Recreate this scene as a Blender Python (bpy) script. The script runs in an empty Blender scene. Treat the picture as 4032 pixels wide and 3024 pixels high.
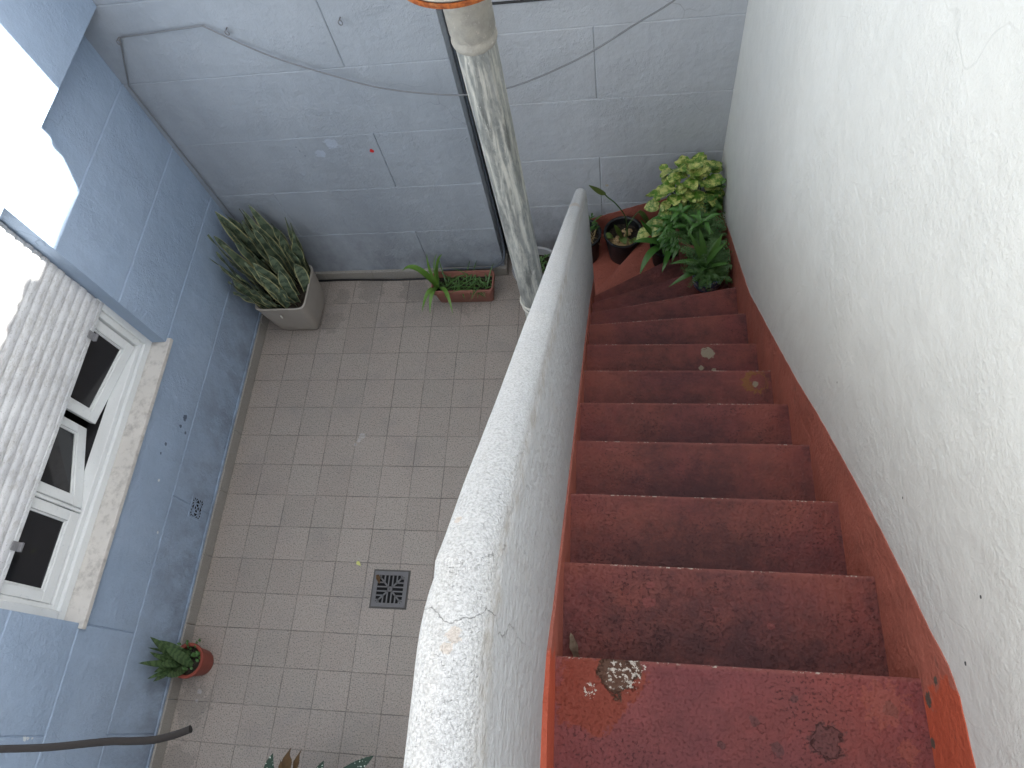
import bpy, bmesh, math, random
from mathutils import Vector, Matrix, noise as mnoise
U = 0.2                      # one floor tile = 0.2 m ; all coordinates below are in tiles
S = bpy.context.scene
COL = S.collection
R = math.radians
rnd = random.Random(7)

# ------------------------------------------------------------------ camera
RC = ((0.98743735, 0.06377123, -0.14457075), (-0.00441951, -0.90343681, -0.4286985), (-0.15794917, 0.42395185, -0.89180541))
cam = bpy.data.cameras.new('camera'); co = bpy.data.objects.new('camera', cam); COL.objects.link(co)
right, down, fwd = Vector(RC[0]), Vector(RC[1]), Vector(RC[2])
m3 = Matrix((right, -down, -fwd)).transposed()
co.matrix_world = Matrix.Translation(Vector((12.52277862, -12.83144707, 20.29671015)) * U) @ m3.to_4x4()
cam.sensor_width = 36; cam.lens = 2791.29 / 4032 * 36; cam.clip_start = 0.02; cam.clip_end = 500
S.camera = co

# ------------------------------------------------------------------ sky, sun, exposure
SUN_DIR = Vector((1.0, 0.40, 0.75)).normalized()       # from the yard towards the sun
w = bpy.data.worlds.new('World'); S.world = w; w.use_nodes = True
nt = w.node_tree; bg = nt.nodes['Background']
sky = nt.nodes.new('ShaderNodeTexSky'); sky.sky_type = 'NISHITA'; sky.sun_disc = False
sky.sun_elevation = math.asin(SUN_DIR.z); sky.sun_rotation = math.atan2(SUN_DIR.x, SUN_DIR.y)
sky.air_density = 1.0; sky.dust_density = 2.5; sky.ozone_density = 1.0
hs = nt.nodes.new('ShaderNodeHueSaturation'); hs.inputs['Saturation'].default_value = 0.12      # thin high haze
nt.links.new(sky.outputs[0], hs.inputs['Color']); nt.links.new(hs.outputs[0], bg.inputs[0]); bg.inputs[1].default_value = 0.10
sl = bpy.data.lights.new('sun', 'SUN'); so = bpy.data.objects.new('sun', sl); COL.objects.link(so)
sl.energy = 4.2; sl.angle = R(0.5); sl.color = (1, 0.95, 0.87)
so.rotation_euler = SUN_DIR.to_track_quat('Z', 'Y').to_euler()
S.view_settings.view_transform = 'Standard'; S.view_settings.look = 'None'
S.view_settings.exposure = 2.64; S.view_settings.gamma = 1.0
S.render.engine = 'CYCLES'
S.cycles.max_bounces = 8; S.cycles.diffuse_bounces = 6; S.cycles.caustics_reflective = False

# ------------------------------------------------------------------ node helpers
class NT:
    def __init__(s, name):
        s.m = bpy.data.materials.new(name); s.m.use_nodes = True; s.t = s.m.node_tree
        s.b = s.t.nodes['Principled BSDF']; s.pos = s.t.nodes.new('ShaderNodeNewGeometry').outputs['Position']
    def n(s, typ, **kw):
        k = s.t.nodes.new(typ)
        for a, b in kw.items(): setattr(k, a, b)
        return k
    def set(s, sock, v):
        if isinstance(v, bpy.types.NodeSocket): s.t.links.new(v, sock)
        elif v is not None: sock.default_value = v
    def math(s, op, a, b=None, c=None, clamp=False):
        k = s.n('ShaderNodeMath', operation=op); k.use_clamp = clamp
        s.set(k.inputs[0], a); s.set(k.inputs[1], b); s.set(k.inputs[2], c); return k.outputs[0]
    def vmath(s, op, a, b=None):
        k = s.n('ShaderNodeVectorMath', operation=op); s.set(k.inputs[0], a); s.set(k.inputs[1], b)
        return k.outputs[1] if op in ('LENGTH', 'DISTANCE', 'DOT_PRODUCT') else k.outputs[0]
    def noise(s, scale, detail=3, rough=0.55, vec=None, stretch=None, dist=0.0):
        v = vec or s.pos
        if stretch: v = s.vmath('MULTIPLY', v, stretch)
        k = s.n('ShaderNodeTexNoise'); s.set(k.inputs['Vector'], v); k.inputs['Scale'].default_value = scale
        k.inputs['Detail'].default_value = detail; k.inputs['Roughness'].default_value = rough; k.inputs['Distortion'].default_value = dist
        return k.outputs['Fac']
    def voro(s, scale, feature='F1', vec=None, out='Distance', rand=1.0):
        k = s.n('ShaderNodeTexVoronoi', feature=feature); s.set(k.inputs['Vector'], vec or s.pos)
        k.inputs['Scale'].default_value = scale; k.inputs['Randomness'].default_value = rand; return k.outputs[out]
    def ramp(s, f, lo, hi):
        k = s.n('ShaderNodeMapRange', interpolation_type='SMOOTHSTEP'); s.set(k.inputs['Value'], f)
        k.inputs['From Min'].default_value = lo; k.inputs['From Max'].default_value = hi; return k.outputs[0]
    def mix(s, f, a, b, mode='MIX'):
        k = s.n('ShaderNodeMix', data_type='RGBA', blend_type=mode); s.set(k.inputs[0], f)
        for i, v in ((6, a), (7, b)):
            if isinstance(v, tuple): v = (*v, 1) if len(v) == 3 else v
            s.set(k.inputs[i], v)
        return k.outputs[2]
    def scale_col(s, c, f):
        k = s.n('ShaderNodeMix', data_type='RGBA', blend_type='MULTIPLY'); k.inputs[0].default_value = 1
        s.set(k.inputs[6], (*c, 1) if isinstance(c, tuple) else c)
        cc = s.n('ShaderNodeCombineColor')
        for i in range(3): s.set(cc.inputs[i], f)
        s.t.links.new(cc.outputs[0], k.inputs[7]); return k.outputs[2]
    def spots(s, lst, wob=0.4, nscale=60):
        """soft-edged patches with ragged outlines at real places: (x, y, z, radius) in tiles"""
        out = None; cache = {}
        for x, y, z, r in lst:
            ks = max(nscale, round(0.55 / (r * U) / 30) * 30)
            if ks not in cache: cache[ks] = s.math('MULTIPLY', s.math('SUBTRACT', s.noise(ks, 4, 0.7), 0.5), max(wob, 0.6) * 2.6)
            nz = cache[ks]
            d = s.math('DIVIDE', s.vmath('DISTANCE', s.pos, (x * U, y * U, z * U)), r * U)
            m = s.ramp(s.math('ADD', d, nz), 1.0, 0.85)
            out = m if out is None else s.math('MAXIMUM', out, m)
        return out
    def done(s, col, rough=0.85, bumps=(), spec=0.3, metal=0.0):
        if isinstance(col, tuple): col = (*col, 1)
        s.set(s.b.inputs['Base Color'], col); s.set(s.b.inputs['Roughness'], rough)
        s.b.inputs['Specular IOR Level'].default_value = spec; s.set(s.b.inputs['Metallic'], metal)
        prev = None
        for h, dist in bumps:
            k = s.n('ShaderNodeBump'); k.inputs['Strength'].default_value = 1.0; k.inputs['Distance'].default_value = dist
            s.set(k.inputs['Height'], h)
            if prev: s.t.links.new(prev, k.inputs['Normal'])
            prev = k.outputs[0]
        if prev: s.t.links.new(prev, s.b.inputs['Normal'])
        return s.m

def xyz(n):
    k = n.n('ShaderNodeSeparateXYZ'); n.t.links.new(n.pos, k.inputs[0]); return k.outputs

def plaster(name, col, col2=None, big=0.5, fine=1.0, crack=0.25, marks=(), streak=0.12, rough=0.75, dirt_shade=None):
    n = NT(name)
    v = n.noise(1.3, 4, 0.6)
    c = n.mix(n.ramp(v, 0.3, 0.7), col, col2 or tuple(a * 0.9 for a in col))
    st = n.noise(5, 4, 0.6, stretch=(1, 1, 0.12))
    c = n.scale_col(c, n.math('ADD', 1 - streak, n.math('MULTIPLY', st, streak * 2)))
    mott = n.noise(14, 4, 0.65)
    c = n.scale_col(c, n.math('ADD', 0.93, n.math('MULTIPLY', mott, 0.14)))
    pos2 = n.vmath('ADD', n.pos, None); nz = n.n('ShaderNodeTexNoise'); nz.inputs['Scale'].default_value = 4
    n.t.links.new(n.pos, nz.inputs['Vector'])
    wv = n.vmath('ADD', n.pos, n.vmath('MULTIPLY', nz.outputs['Color'], (0.25, 0.25, 0.25)))
    d = n.voro(1.7, 'DISTANCE_TO_EDGE', vec=wv)
    cm = n.math('MULTIPLY', n.ramp(d, 0.0035, 0.0), n.ramp(n.noise(2.3, 2), 0.5, 0.7))
    c = n.scale_col(c, n.math('SUBTRACT', 1.0, n.math('MULTIPLY', cm, crack)))
    if dirt_shade: c = n.mix(n.math('MULTIPLY', dirt_shade[1](n), dirt_shade[2]), c, dirt_shade[0])  # grime and painted shade together, darker towards the foot of the wall
    for colr, lst, wob in marks: c = n.mix(n.spots(lst, wob), c, colr)
    h1 = n.noise(9, 5, 0.6); h2 = n.noise(70, 4, 0.6); h3 = n.noise(260, 2, 0.5)
    pm = n.math('ADD', 0.35, n.math('MULTIPLY', n.ramp(n.noise(3.5, 3), 0.42, 0.66), 1.3)); h2 = n.math('MULTIPLY', h2, pm)
    tr = n.ramp(n.noise(16, 2, 0.5, stretch=(1, 1, 0.35)), 0.62, 0.7)
    return n.done(c, rough, [(h1, 0.02 * big), (tr, 0.0012 * big), (h2, 0.004 * fine), (h3, 0.0012 * fine), (cm, -0.0006)])

BLUE = (0.335, 0.395, 0.515)
M = {}
M['house'] = plaster('blue_house_plaster', (0.300, 0.388, 0.515), (0.340, 0.425, 0.550), dirt_shade=((0.13, 0.14, 0.16), lambda n: n.math('MULTIPLY', n.ramp(xyz(n)[2], 4.0 * U, 0.2 * U), n.ramp(n.noise(7, 6, 0.72, stretch=(1, 1, 0.6)), 0.32, 0.70)), 0.55), marks=[
    ((0.62, 0.66, 0.66), [(-.07, -13.9, 5.15, .07), (-.07, -13.9, 5.05, .05), (-.07, -13.9, 4.93, .04), (-.07, -7.6, 3.25, .05), (-.07, -8.9, 2.7, .05)], .3),
    ((0.1, 0.13, 0.18), [(-.07, -5.6, 2.9, .1), (-.07, -5.9, 3.0, .07), (-.07, -6.0, 2.7, .06), (-.07, -6.6, 3.4, .06), (-.07, -6.9, 3.5, .05)], .7)])
M['back'] = plaster('grey_blue_wall_plaster', (0.315, 0.350, 0.395), (0.365, 0.400, 0.445), crack=0.3, fine=0.9, dirt_shade=((0.13, 0.14, 0.16), lambda n: n.math('MULTIPLY', n.ramp(xyz(n)[2], 4.0 * U, 0.2 * U), n.ramp(n.noise(7, 6, 0.72, stretch=(1, 1, 0.6)), 0.32, 0.70)), 0.55), marks=[
    ((0.5, 0.02, 0.02), [(5.6, 1.08, 6.1, .07)], .3),
    ((0.385, 0.435, 0.515), [(4.55, 1.08, 6.45, .2), (4.1, 1.08, 6.1, .16)], .35), ((0.12, 0.14, 0.17), [(3.55, 1.08, 6.25, .03), (3.5, 1.08, 6.4, .03), (3.62, 1.08, 6.05, .03)], .5)])
M['side'] = plaster('white_wall_plaster', (0.70, 0.72, 0.705), (0.74, 0.755, 0.735), big=0.4, fine=0.65, crack=0.10, streak=0.06, marks=[
    ((0.08, 0.09, 0.1), [(15.26, -11.75, 14.1, .016), (15.26, -12.2, 13.6, .02), (15.26, -8.6, 11.4, .014), (15.26, -10.6, 12.9, .014)], .5)])

M['back2'] = plaster('pale_grey_wall_plaster', (0.45, 0.48, 0.52), (0.49, 0.52, 0.56), crack=0.25, fine=0.9, dirt_shade=((0.13, 0.14, 0.16), lambda n: n.math('MULTIPLY', n.ramp(xyz(n)[2], 4.0 * U, 0.2 * U), n.ramp(n.noise(7, 6, 0.72, stretch=(1, 1, 0.6)), 0.32, 0.70)), 0.55), marks=[((0.5, 0.45, 0.36), [(12.0, 1.9, 3.3, .06)], .4)])

def parapet_mat():
    n = NT('white_rough_parapet_plaster')
    uv = n.n('ShaderNodeUVMap'); sp = n.n('ShaderNodeSeparateXYZ'); n.t.links.new(uv.outputs[0], sp.inputs[0])
    d = sp.outputs[1]                                        # metres below the crown, negative on the yard side
    capc = n.ramp(d, 0.09, 0.05)
    c = n.mix(capc, (0.50, 0.52, 0.54), n.mix(n.ramp(n.noise(3, 4), 0.3, 0.7), (0.66, 0.675, 0.69), (0.71, 0.72, 0.725)))  # sides painted greyer than the cap for the weaker light they get
    sk = n.ramp(n.noise(260, 3, 0.6), 0.42, 0.62)
    cap = n.ramp(d, 0.075, 0.04)
    c = n.scale_col(c, n.math('SUBTRACT', 1.0, n.math('MULTIPLY', n.math('MULTIPLY', sk, cap), 0.22)))
    line = n.math('MULTIPLY', n.ramp(d, 0.045, 0.06), n.ramp(d, 0.13, 0.065))
    dn = n.ramp(n.noise(22, 5, 0.7), 0.42, 0.7)
    c = n.mix(n.math('MULTIPLY', n.math('MULTIPLY', line, dn), 0.55), c, (0.33, 0.29, 0.23))
    st = n.ramp(n.noise(16, 4, 0.6, stretch=(1, 1, 0.1)), 0.5, 0.75)
    c = n.mix(n.math('MULTIPLY', n.math('MULTIPLY', st, n.ramp(d, 0.05, 0.1)), 0.22), c, (0.42, 0.40, 0.36))
    c = n.mix(n.math('MULTIPLY', n.spots([(11.5, -12.05, 16.25, .06), (11.60, -12.45, 16.35, .05), (11.57, -12.52, 16.35, .035), (11.5, -12.42, 16.37, .035), (11.62, -12.75, 16.37, .02), (11.42, -12.3, 16.3, .04), (11.45, -3.0, 8.5, .2), (11.45, -11.7, 15.9, .035)], .7, 130), 0.25), c, (0.55, 0.33, 0.14))
    # hairline crack running across the bend
    p = xyz(n); wob = n.math('MULTIPLY', n.math('SUBTRACT', n.noise(9, 5, 0.6), 0.5), 0.10)
    cr = n.ramp(n.math('ABSOLUTE', n.math('ADD', n.math('SUBTRACT', p[1], -12.33 * U), wob)), 0.0011, 0.0003)
    cr = n.math('MULTIPLY', cr, n.ramp(d, 0.4, 0.2))
    c = n.mix(n.math('MULTIPLY', cr, 0.55), c, (0.2, 0.2, 0.2))
    h1 = n.noise(20, 4, 0.6); h2 = n.noise(210, 3, 0.65); h3 = n.noise(60, 3)
    hc = n.math('MULTIPLY', h2, n.math('ADD', 0.3, n.math('MULTIPLY', cap, 1.6)))
    return n.done(c, 0.85, [(h1, 0.012), (h3, 0.006), (hc, 0.0042), (cr, -0.002)])
M['parapet'] = parapet_mat()

def red_paint(name, col, col2):
    n = NT(name)
    c = n.mix(n.ramp(n.noise(6, 4, 0.6), 0.3, 0.7), col, col2)
    c = n.mix(n.math('MULTIPLY', n.ramp(n.noise(11, 5, 0.7, stretch=(1, 1, .35)), 0.52, 0.75), 0.3), c, (0.22, 0.08, 0.06))
    p = xyz(n); fresh = n.ramp(n.math('ADD', p[1], n.math('MULTIPLY', n.math('SUBTRACT', n.noise(14, 4), 0.5), 0.25)), -12.30 * U, -12.36 * U)
    fresh = n.math('MULTIPLY', fresh, n.ramp(p[2], 12.2 * U, 12.6 * U))
    c = n.mix(fresh, c, (0.56, 0.12, 0.065))
    sc_ = n.math('MULTIPLY', n.ramp(n.noise(34, 5, 0.75, stretch=(1, .5, 1)), 0.60, 0.66), n.ramp(n.noise(5, 2), 0.5, 0.6))
    c = n.mix(n.math('MULTIPLY', sc_, 0.35), c, (0.16, 0.11, 0.09))
    c = n.mix(n.spots([(15.25, -12.3, 12.95, .04), (15.25, -12.45, 12.72, .07), (15.25, -12.8, 12.64, .05)], .9, 90), c, (0.13, 0.11, 0.09))
    return n.done(c, 0.6, [(n.noise(12, 4), 0.012), (n.noise(75, 4, 0.6), 0.005), (sc_, -0.001)], spec=0.3)
M['orange'] = red_paint('orange_red_skirting_paint', (0.50, 0.165, 0.120), (0.42, 0.142, 0.105))

def tread_mat():
    n = NT('worn_red_oxide_step_paint')
    uv = n.n('ShaderNodeUVMap'); sp = n.n('ShaderNodeSeparateXYZ'); n.t.links.new(uv.outputs[0], sp.inputs[0])
    u, v = sp.outputs[0], sp.outputs[1]
    p = xyz(n)
    base = n.mix(n.ramp(n.noise(5, 4, 0.6), 0.32, 0.68), (0.255, 0.080, 0.062), (0.215, 0.064, 0.060))
    cen = n.math('SUBTRACT', 1.0, n.ramp(n.math('ABSOLUTE', n.math('SUBTRACT', u, 0.33)), 0.06, 0.33))
    dirt_shade = n.ramp(n.math('ADD', n.noise(11, 7, 0.78), n.math('MULTIPLY', n.math('ADD', cen, n.ramp(v, 0.02, 0.2)), 0.20)), 0.42, 1.0)  # grime plus painted shade, denser mid-tread and towards the riser
    low = n.ramp(p[2], 2.3 * U, 2.7 * U); dirt_shade = n.math('MULTIPLY', dirt_shade, low)
    dirt_shade = n.math('MAXIMUM', dirt_shade, n.math('MULTIPLY', n.ramp(n.math('ADD', u, n.math('MULTIPLY', n.noise(20, 3), 0.06)), 0.68, 0.73), n.math('MULTIPLY', n.ramp(n.noise(16, 4, 0.7), 0.4, 0.6), 0.7)))
    top = n.ramp(p[2], 12.65 * U, 12.55 * U)
    base = n.mix(top, n.mix(n.ramp(n.noise(4, 3), 0.35, 0.65), (0.275, 0.062, 0.060), (0.255, 0.068, 0.080)), base)
    base = n.mix(n.math('SUBTRACT', 1.0, low), base, (0.34, 0.105, 0.075))               # lowest treads free of grime; their lit look is painted as lighter red
    dm = n.math('MULTIPLY', dirt_shade, n.math('ADD', 0.12, n.math('MULTIPLY', top, 0.66)))
    c = n.mix(dm, base, (0.058, 0.038, 0.043))
    fl = n.ramp(n.noise(150, 4, 0.7), 0.55, 0.63)
    c = n.mix(n.math('MULTIPLY', n.math('MULTIPLY', fl, n.ramp(n.noise(7, 3), 0.45, 0.6)), 0.55), c, (0.035, 0.02, 0.024))
    edge = n.math('MULTIPLY', n.ramp(n.math('ABSOLUTE', v), 0.012, 0.004), 1.0)
    c = n.mix(n.math('MULTIPLY', edge, 0.35), c, (0.33, 0.12, 0.10))
    chip = n.math('MULTIPLY', n.ramp(n.math('ABSOLUTE', v), 0.005, 0.003), n.math('MULTIPLY', n.ramp(n.noise(120, 3, 0.7), 0.52, 0.6), n.ramp(n.noise(9, 2), 0.45, 0.58)))
    c = n.mix(n.math('MULTIPLY', chip, 0.85), c, (0.55, 0.5, 0.43))
    c = n.mix(n.math('MULTIPLY', n.spots([(12.15, -12.55, 12.6, .40), (12.45, -12.45, 12.6, .26)], .5, 30), 0.75), c, (0.25, 0.055, 0.03))
    c = n.mix(n.math('MULTIPLY', n.spots([(12.42, -12.4, 12.6, .2), (12.55, -12.33, 12.6, .12)], .8, 30), 0.85), c, (0.10, 0.065, 0.045))
    wh = n.math('MULTIPLY', n.spots([(12.5, -12.36, 12.6, .20), (12.62, -12.3, 12.6, .1), (12.16, -12.55, 12.6, .07)], .8, 40), n.ramp(n.noise(110, 3, 0.7), 0.53, 0.57))
    c = n.mix(wh, c, (0.62, 0.58, 0.52))
    c = n.mix(n.math('MULTIPLY', n.spots([(14.35, -12.85, 12.6, .17), (13.72, -12.72, 12.6, .05), (13.9, -12.95, 12.6, .06), (14.1, -12.5, 12.6, .04), (13.4, -12.95, 12.6, .04), (14.95, -12.55, 12.6, .07)], .8, 60), 0.55), c, (0.085, 0.05, 0.05))
    c = n.mix(n.math('MULTIPLY', n.spots([(14.9, -12.5, 12.6, .2), (15.05, -12.9, 12.6, .1)], 1.3, 50), 0.3), c, (0.42, 0.13, 0.08))
    c = n.mix(n.spots([(14.25, -5.6, 6.57, .14), (14.1, -5.95, 6.57, .06), (14.95, -6.85, 7.66, .06), (14.35, -6.0, 6.57, .05)], .7, 60), c, (0.30, 0.26, 0.19))
    ring = n.math('MULTIPLY', n.spots([(14.95, -6.8, 7.66, .24)], .5, 70), n.math('SUBTRACT', 1.0, n.spots([(15.0, -6.8, 7.66, .17)], .4, 70)))
    c = n.mix(n.math('MULTIPLY', ring, 0.8), c, (0.25, 0.12, 0.04))
    c = n.mix(n.math('MULTIPLY', n.spots([(12.78, -11.55, 11.75, .07), (12.8, -11.35, 11.75, .05), (14.1, -11.75, 11.75, .04)], .6, 60), 0.7), c, (0.25, 0.08, 0.075))
    pits = n.spots([(14.35, -12.85, 12.6, .14), (13.78, -12.78, 12.6, .04), (13.4, -12.95, 12.6, .03), (12.42, -12.4, 12.6, .18)], .8, 60)
    return n.done(c, n.math('ADD', 0.5, n.math('MULTIPLY', dirt_shade, 0.3)), [(n.noise(14, 4), 0.012), (n.noise(85, 4, 0.65), 0.0035), (fl, -0.0008), (pits, -0.006)], spec=0.22)
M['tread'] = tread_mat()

def floor_mat():
    n = NT('terrazzo_floor_tiles')
    p = xyz(n)
    tx = n.math('DIVIDE', p[0], U); ty = n.math('DIVIDE', p[1], U)
    fx = n.math('FLOOR', tx); fy = n.math('FLOOR', ty)
    cc = n.n('ShaderNodeCombineXYZ'); n.t.links.new(fx, cc.inputs[0]); n.t.links.new(fy, cc.inputs[1])
    wn = n.n('ShaderNodeTexWhiteNoise', noise_dimensions='3D'); n.t.links.new(cc.outputs[0], wn.inputs[0])
    sc = n.n('ShaderNodeSeparateColor'); n.t.links.new(wn.outputs['Color'], sc.inputs[0])
    c = n.mix(sc.outputs[0], (0.355, 0.305, 0.268), (0.345, 0.302, 0.266))
    c = n.mix(n.math('MULTIPLY', n.ramp(n.noise(6, 3), 0.4, 0.65), 0.35), c, (0.36, 0.295, 0.26))
    c = n.scale_col(c, n.math('ADD', 0.94, n.math('MULTIPLY', sc.outputs[1], 0.11)))
    dk = n.ramp(n.noise(135, 3, 0.75), 0.49, 0.38); lt = n.ramp(n.noise(120, 3, 0.75, stretch=(1.1, 1, 1)), 0.54, 0.66)
    c = n.mix(n.math('MULTIPLY', dk, 0.78), c, (0.10, 0.092, 0.088))
    c = n.mix(n.math('MULTIPLY', lt, 0.5), c, (0.46, 0.44, 0.40))
    c = n.mix(n.math('MULTIPLY', n.ramp(n.noise(3.2, 5, 0.65), 0.5, 0.75), 0.35), c, (0.2, 0.19, 0.19))
    c = n.mix(n.math('MULTIPLY', n.spots([(.55, -13.1, 0, .55), (.4, -14.6, 0, .5), (2.6, .25, 0, .3), (3.6, .6, 0, .5), (5.2, .5, 0, .5), (2.4, -.8, 0, .4), (7.2, .3, 0, .8)], 1.2, 14), 0.3), c, (0.12, 0.115, 0.11))
    c = n.mix(n.math('MULTIPLY', n.spots([(4.18, -5.0, 0, .1), (4.1, -5.15, 0, .07), (4.0, -5.3, 0, .05), (.62, -12.75, 0, .07), (.6, -13.0, 0, .05)], .9, 60), 0.22), c, (0.66, 0.67, 0.72))
    j = []
    for t in (tx, ty):
        f = n.math('FRACT', n.math('ADD', t, 0.5)); j.append(n.math('ABSOLUTE', n.math('SUBTRACT', f, 0.5)))
    jm = n.math('MINIMUM', j[0], j[1])
    jm = n.math('ADD', jm, n.math('MULTIPLY', n.math('SUBTRACT', n.noise(90, 2), 0.5), 0.006))
    g = n.ramp(jm, 0.0125, 0.005)
    gv = n.math('MULTIPLY', g, n.math('ADD', 0.22, n.math('MULTIPLY', n.ramp(n.noise(5.5, 3), 0.35, 0.65), 0.6)))
    c = n.mix(gv, c, (0.085, 0.075, 0.07))
    return n.done(c, n.math('ADD', 0.45, n.math('MULTIPLY', n.noise(8, 3), 0.3)), [(g, -0.0015), (n.noise(3, 3), 0.01)], spec=0.35)
M['floor'] = floor_mat()

def simple(name, col, rough=0.6, bump=0.0015, bs=60, var=0.12, vs=8, spec=0.4, metal=0.0, col2=None, thr=(0.45, 0.65)):
    n = NT(name)
    c = n.scale_col(col, n.math('ADD', 1 - var, n.math('MULTIPLY', n.noise(vs, 4, 0.6), var * 2)))
    if col2: c = n.mix(n.ramp(n.noise(vs * 4, 5, 0.65), *thr), c, col2)
    return n.done(c, rough, [(n.noise(bs, 3), bump)], spec=spec, metal=metal)
M['stone'] = simple('beige_baseboard_stone', (0.33, 0.31, 0.28), 0.6, 0.001, 150, 0.15, 40, col2=(0.25, 0.235, 0.215))
M['marble'] = simple('stained_marble_sill', (0.60, 0.575, 0.54), 0.5, 0.001, 90, 0.15, 5, col2=(0.37, 0.35, 0.33), thr=(0.42, 0.75))
M['white_wood'] = simple('white_painted_wood', (0.70, 0.72, 0.72), 0.45, 0.0015, 30, 0.06, 14, col2=(0.55, 0.58, 0.60), thr=(0.55, 0.8))
M['black'] = simple('black_plastic', (0.012, 0.013, 0.015), 0.45)
M['darkpipe'] = simple('black_pipe_plastic', (0.008, 0.011, 0.014), 0.4)
M['greyplastic'] = simple('grey_plastic', (0.30, 0.30, 0.31), 0.5)
M['terra'] = simple('terracotta_plastic', (0.27, 0.11, 0.082), 0.6, 0.001, 60, 0.12)
M['terra2'] = simple('red_brown_plastic', (0.27, 0.065, 0.045), 0.55)
M['taupe'] = simple('taupe_plastic', (0.36, 0.325, 0.285), 0.55, 0.0006)
M['soil'] = simple('dark_potting_soil', (0.025, 0.019, 0.014), 0.95, 0.02, 120, 0.5, 60, col2=(0.06, 0.045, 0.03))
M['iron'] = simple('grey_cast_iron', (0.13, 0.125, 0.13), 0.5, 0.001, 90, 0.2, 20)
M['hole'] = simple('dark_void', (0.004, 0.004, 0.005), 0.9)
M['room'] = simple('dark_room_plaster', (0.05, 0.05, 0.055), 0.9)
M['wire'] = simple('grey_wire', (0.19, 0.20, 0.215), 0.5)
M['hose'] = simple('dark_rubber_hose', (0.018, 0.016, 0.016), 0.75, spec=0.15)
M['tan'] = simple('tan_pebbles', (0.42, 0.30, 0.16), 0.8, 0.004, 90, 0.2, 60)
M['twig'] = simple('dry_straw', (0.33, 0.25, 0.13), 0.8)
M['bluewhite'] = simple('blue_and_white_plastic', (0.10, 0.18, 0.40), 0.4, col2=(0.6, 0.63, 0.68), thr=(0.5, 0.55))
M['metalgrey'] = simple('dull_grey_metal', (0.2, 0.2, 0.21), 0.5)
M['rearwall'] = simple('cream_rear_wall', (0.24, 0.235, 0.22), 0.85, 0.003)
M['yellowleaf'] = simple('yellow_petal', (0.62, 0.62, 0.22), 0.7)
M['pebble'] = simple('white_gravel', (0.6, 0.58, 0.52), 0.8)

def shutter_mat():
    n = NT('peeling_white_shutter_paint')
    c = n.mix(n.ramp(n.noise(7, 4), 0.3, 0.7), (0.60, 0.61, 0.62), (0.52, 0.53, 0.55))
    worn = n.ramp(n.math('ADD', n.noise(95, 5, 0.75, stretch=(1, 0.3, 1)), n.math('MULTIPLY', n.noise(5, 3), 0.35)), 0.66, 0.80)
    c = n.mix(n.math('MULTIPLY', worn, 0.45), c, (0.34, 0.325, 0.30))
    sp = n.ramp(n.noise(170, 2), 0.64, 0.7)
    c = n.mix(n.math('MULTIPLY', sp, 0.6), c, (0.12, 0.11, 0.1))
    return n.done(c, 0.75, [(worn, -0.0004), (n.noise(120, 3), 0.0004)])
M['shutter'] = shutter_mat()

def glass_mat():
    n = NT('window_glass')
    return n.done((0.012, 0.013, 0.016), 0.06, [(n.noise(3, 2), 0.001)], spec=0.5)
M['glass'] = glass_mat()

def galv_mat():
    n = NT('galvanised_steel')
    sp = n.voro(90, 'F1', vec=n.vmath('MULTIPLY', n.pos, (1, 1, 0.5)), out='Color')
    sc = n.n('ShaderNodeSeparateColor'); n.t.links.new(sp, sc.inputs[0])
    base = n.mix(sc.outputs[0], (0.28, 0.295, 0.285), (0.38, 0.39, 0.37))
    st = n.ramp(n.noise(38, 6, 0.75, stretch=(1, 1, 0.09), dist=0.6), 0.44, 0.60)
    c = n.mix(n.math('MULTIPLY', st, 0.7), base, (0.66, 0.65, 0.58))
    dk = n.ramp(n.noise(22, 4, 0.6, stretch=(1, 1, 0.2)), 0.55, 0.72)
    c = n.mix(n.math('MULTIPLY', dk, 0.75), c, (0.13, 0.14, 0.135))
    wsp = n.ramp(n.noise(120, 3, 0.7, stretch=(1, 1, .6)), 0.66, 0.71)
    c = n.mix(n.math('MULTIPLY', wsp, 0.8), c, (0.8, 0.8, 0.76))
    return n.done(c, n.math('ADD', 0.42, n.math('MULTIPLY', st, 0.3)), [(n.noise(60, 3, stretch=(1, 1, .2)), 0.0012)], spec=0.5, metal=n.math('SUBTRACT', 0.45, n.math('MULTIPLY', st, 0.35)))
M['galv'] = galv_mat()
def oldgalv_mat():
    n = NT('weathered_zinc_sleeve')
    c = n.mix(n.ramp(n.noise(18, 5, 0.65), 0.35, 0.65), (0.43, 0.41, 0.36), (0.33, 0.32, 0.29))
    c = n.mix(n.math('MULTIPLY', n.ramp(n.noise(60, 4, 0.7), 0.58, 0.7), 0.6), c, (0.62, 0.56, 0.50))
    return n.done(c, 0.7, [(n.noise(90, 3), 0.0015)], metal=0.2)
M['oldgalv'] = oldgalv_mat()
def rust_mat():
    n = NT('orange_rust')
    c = n.mix(n.ramp(n.noise(70, 4, 0.7), 0.35, 0.65), (0.45, 0.13, 0.03), (0.22, 0.06, 0.02))
    c = n.mix(n.math('MULTIPLY', n.ramp(n.noise(25, 3), 0.55, 0.7), 0.6), c, (0.6, 0.42, 0.2))
    return n.done(c, 0.9, [(n.noise(150, 4), 0.003)])
M['rust'] = rust_mat()

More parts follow.
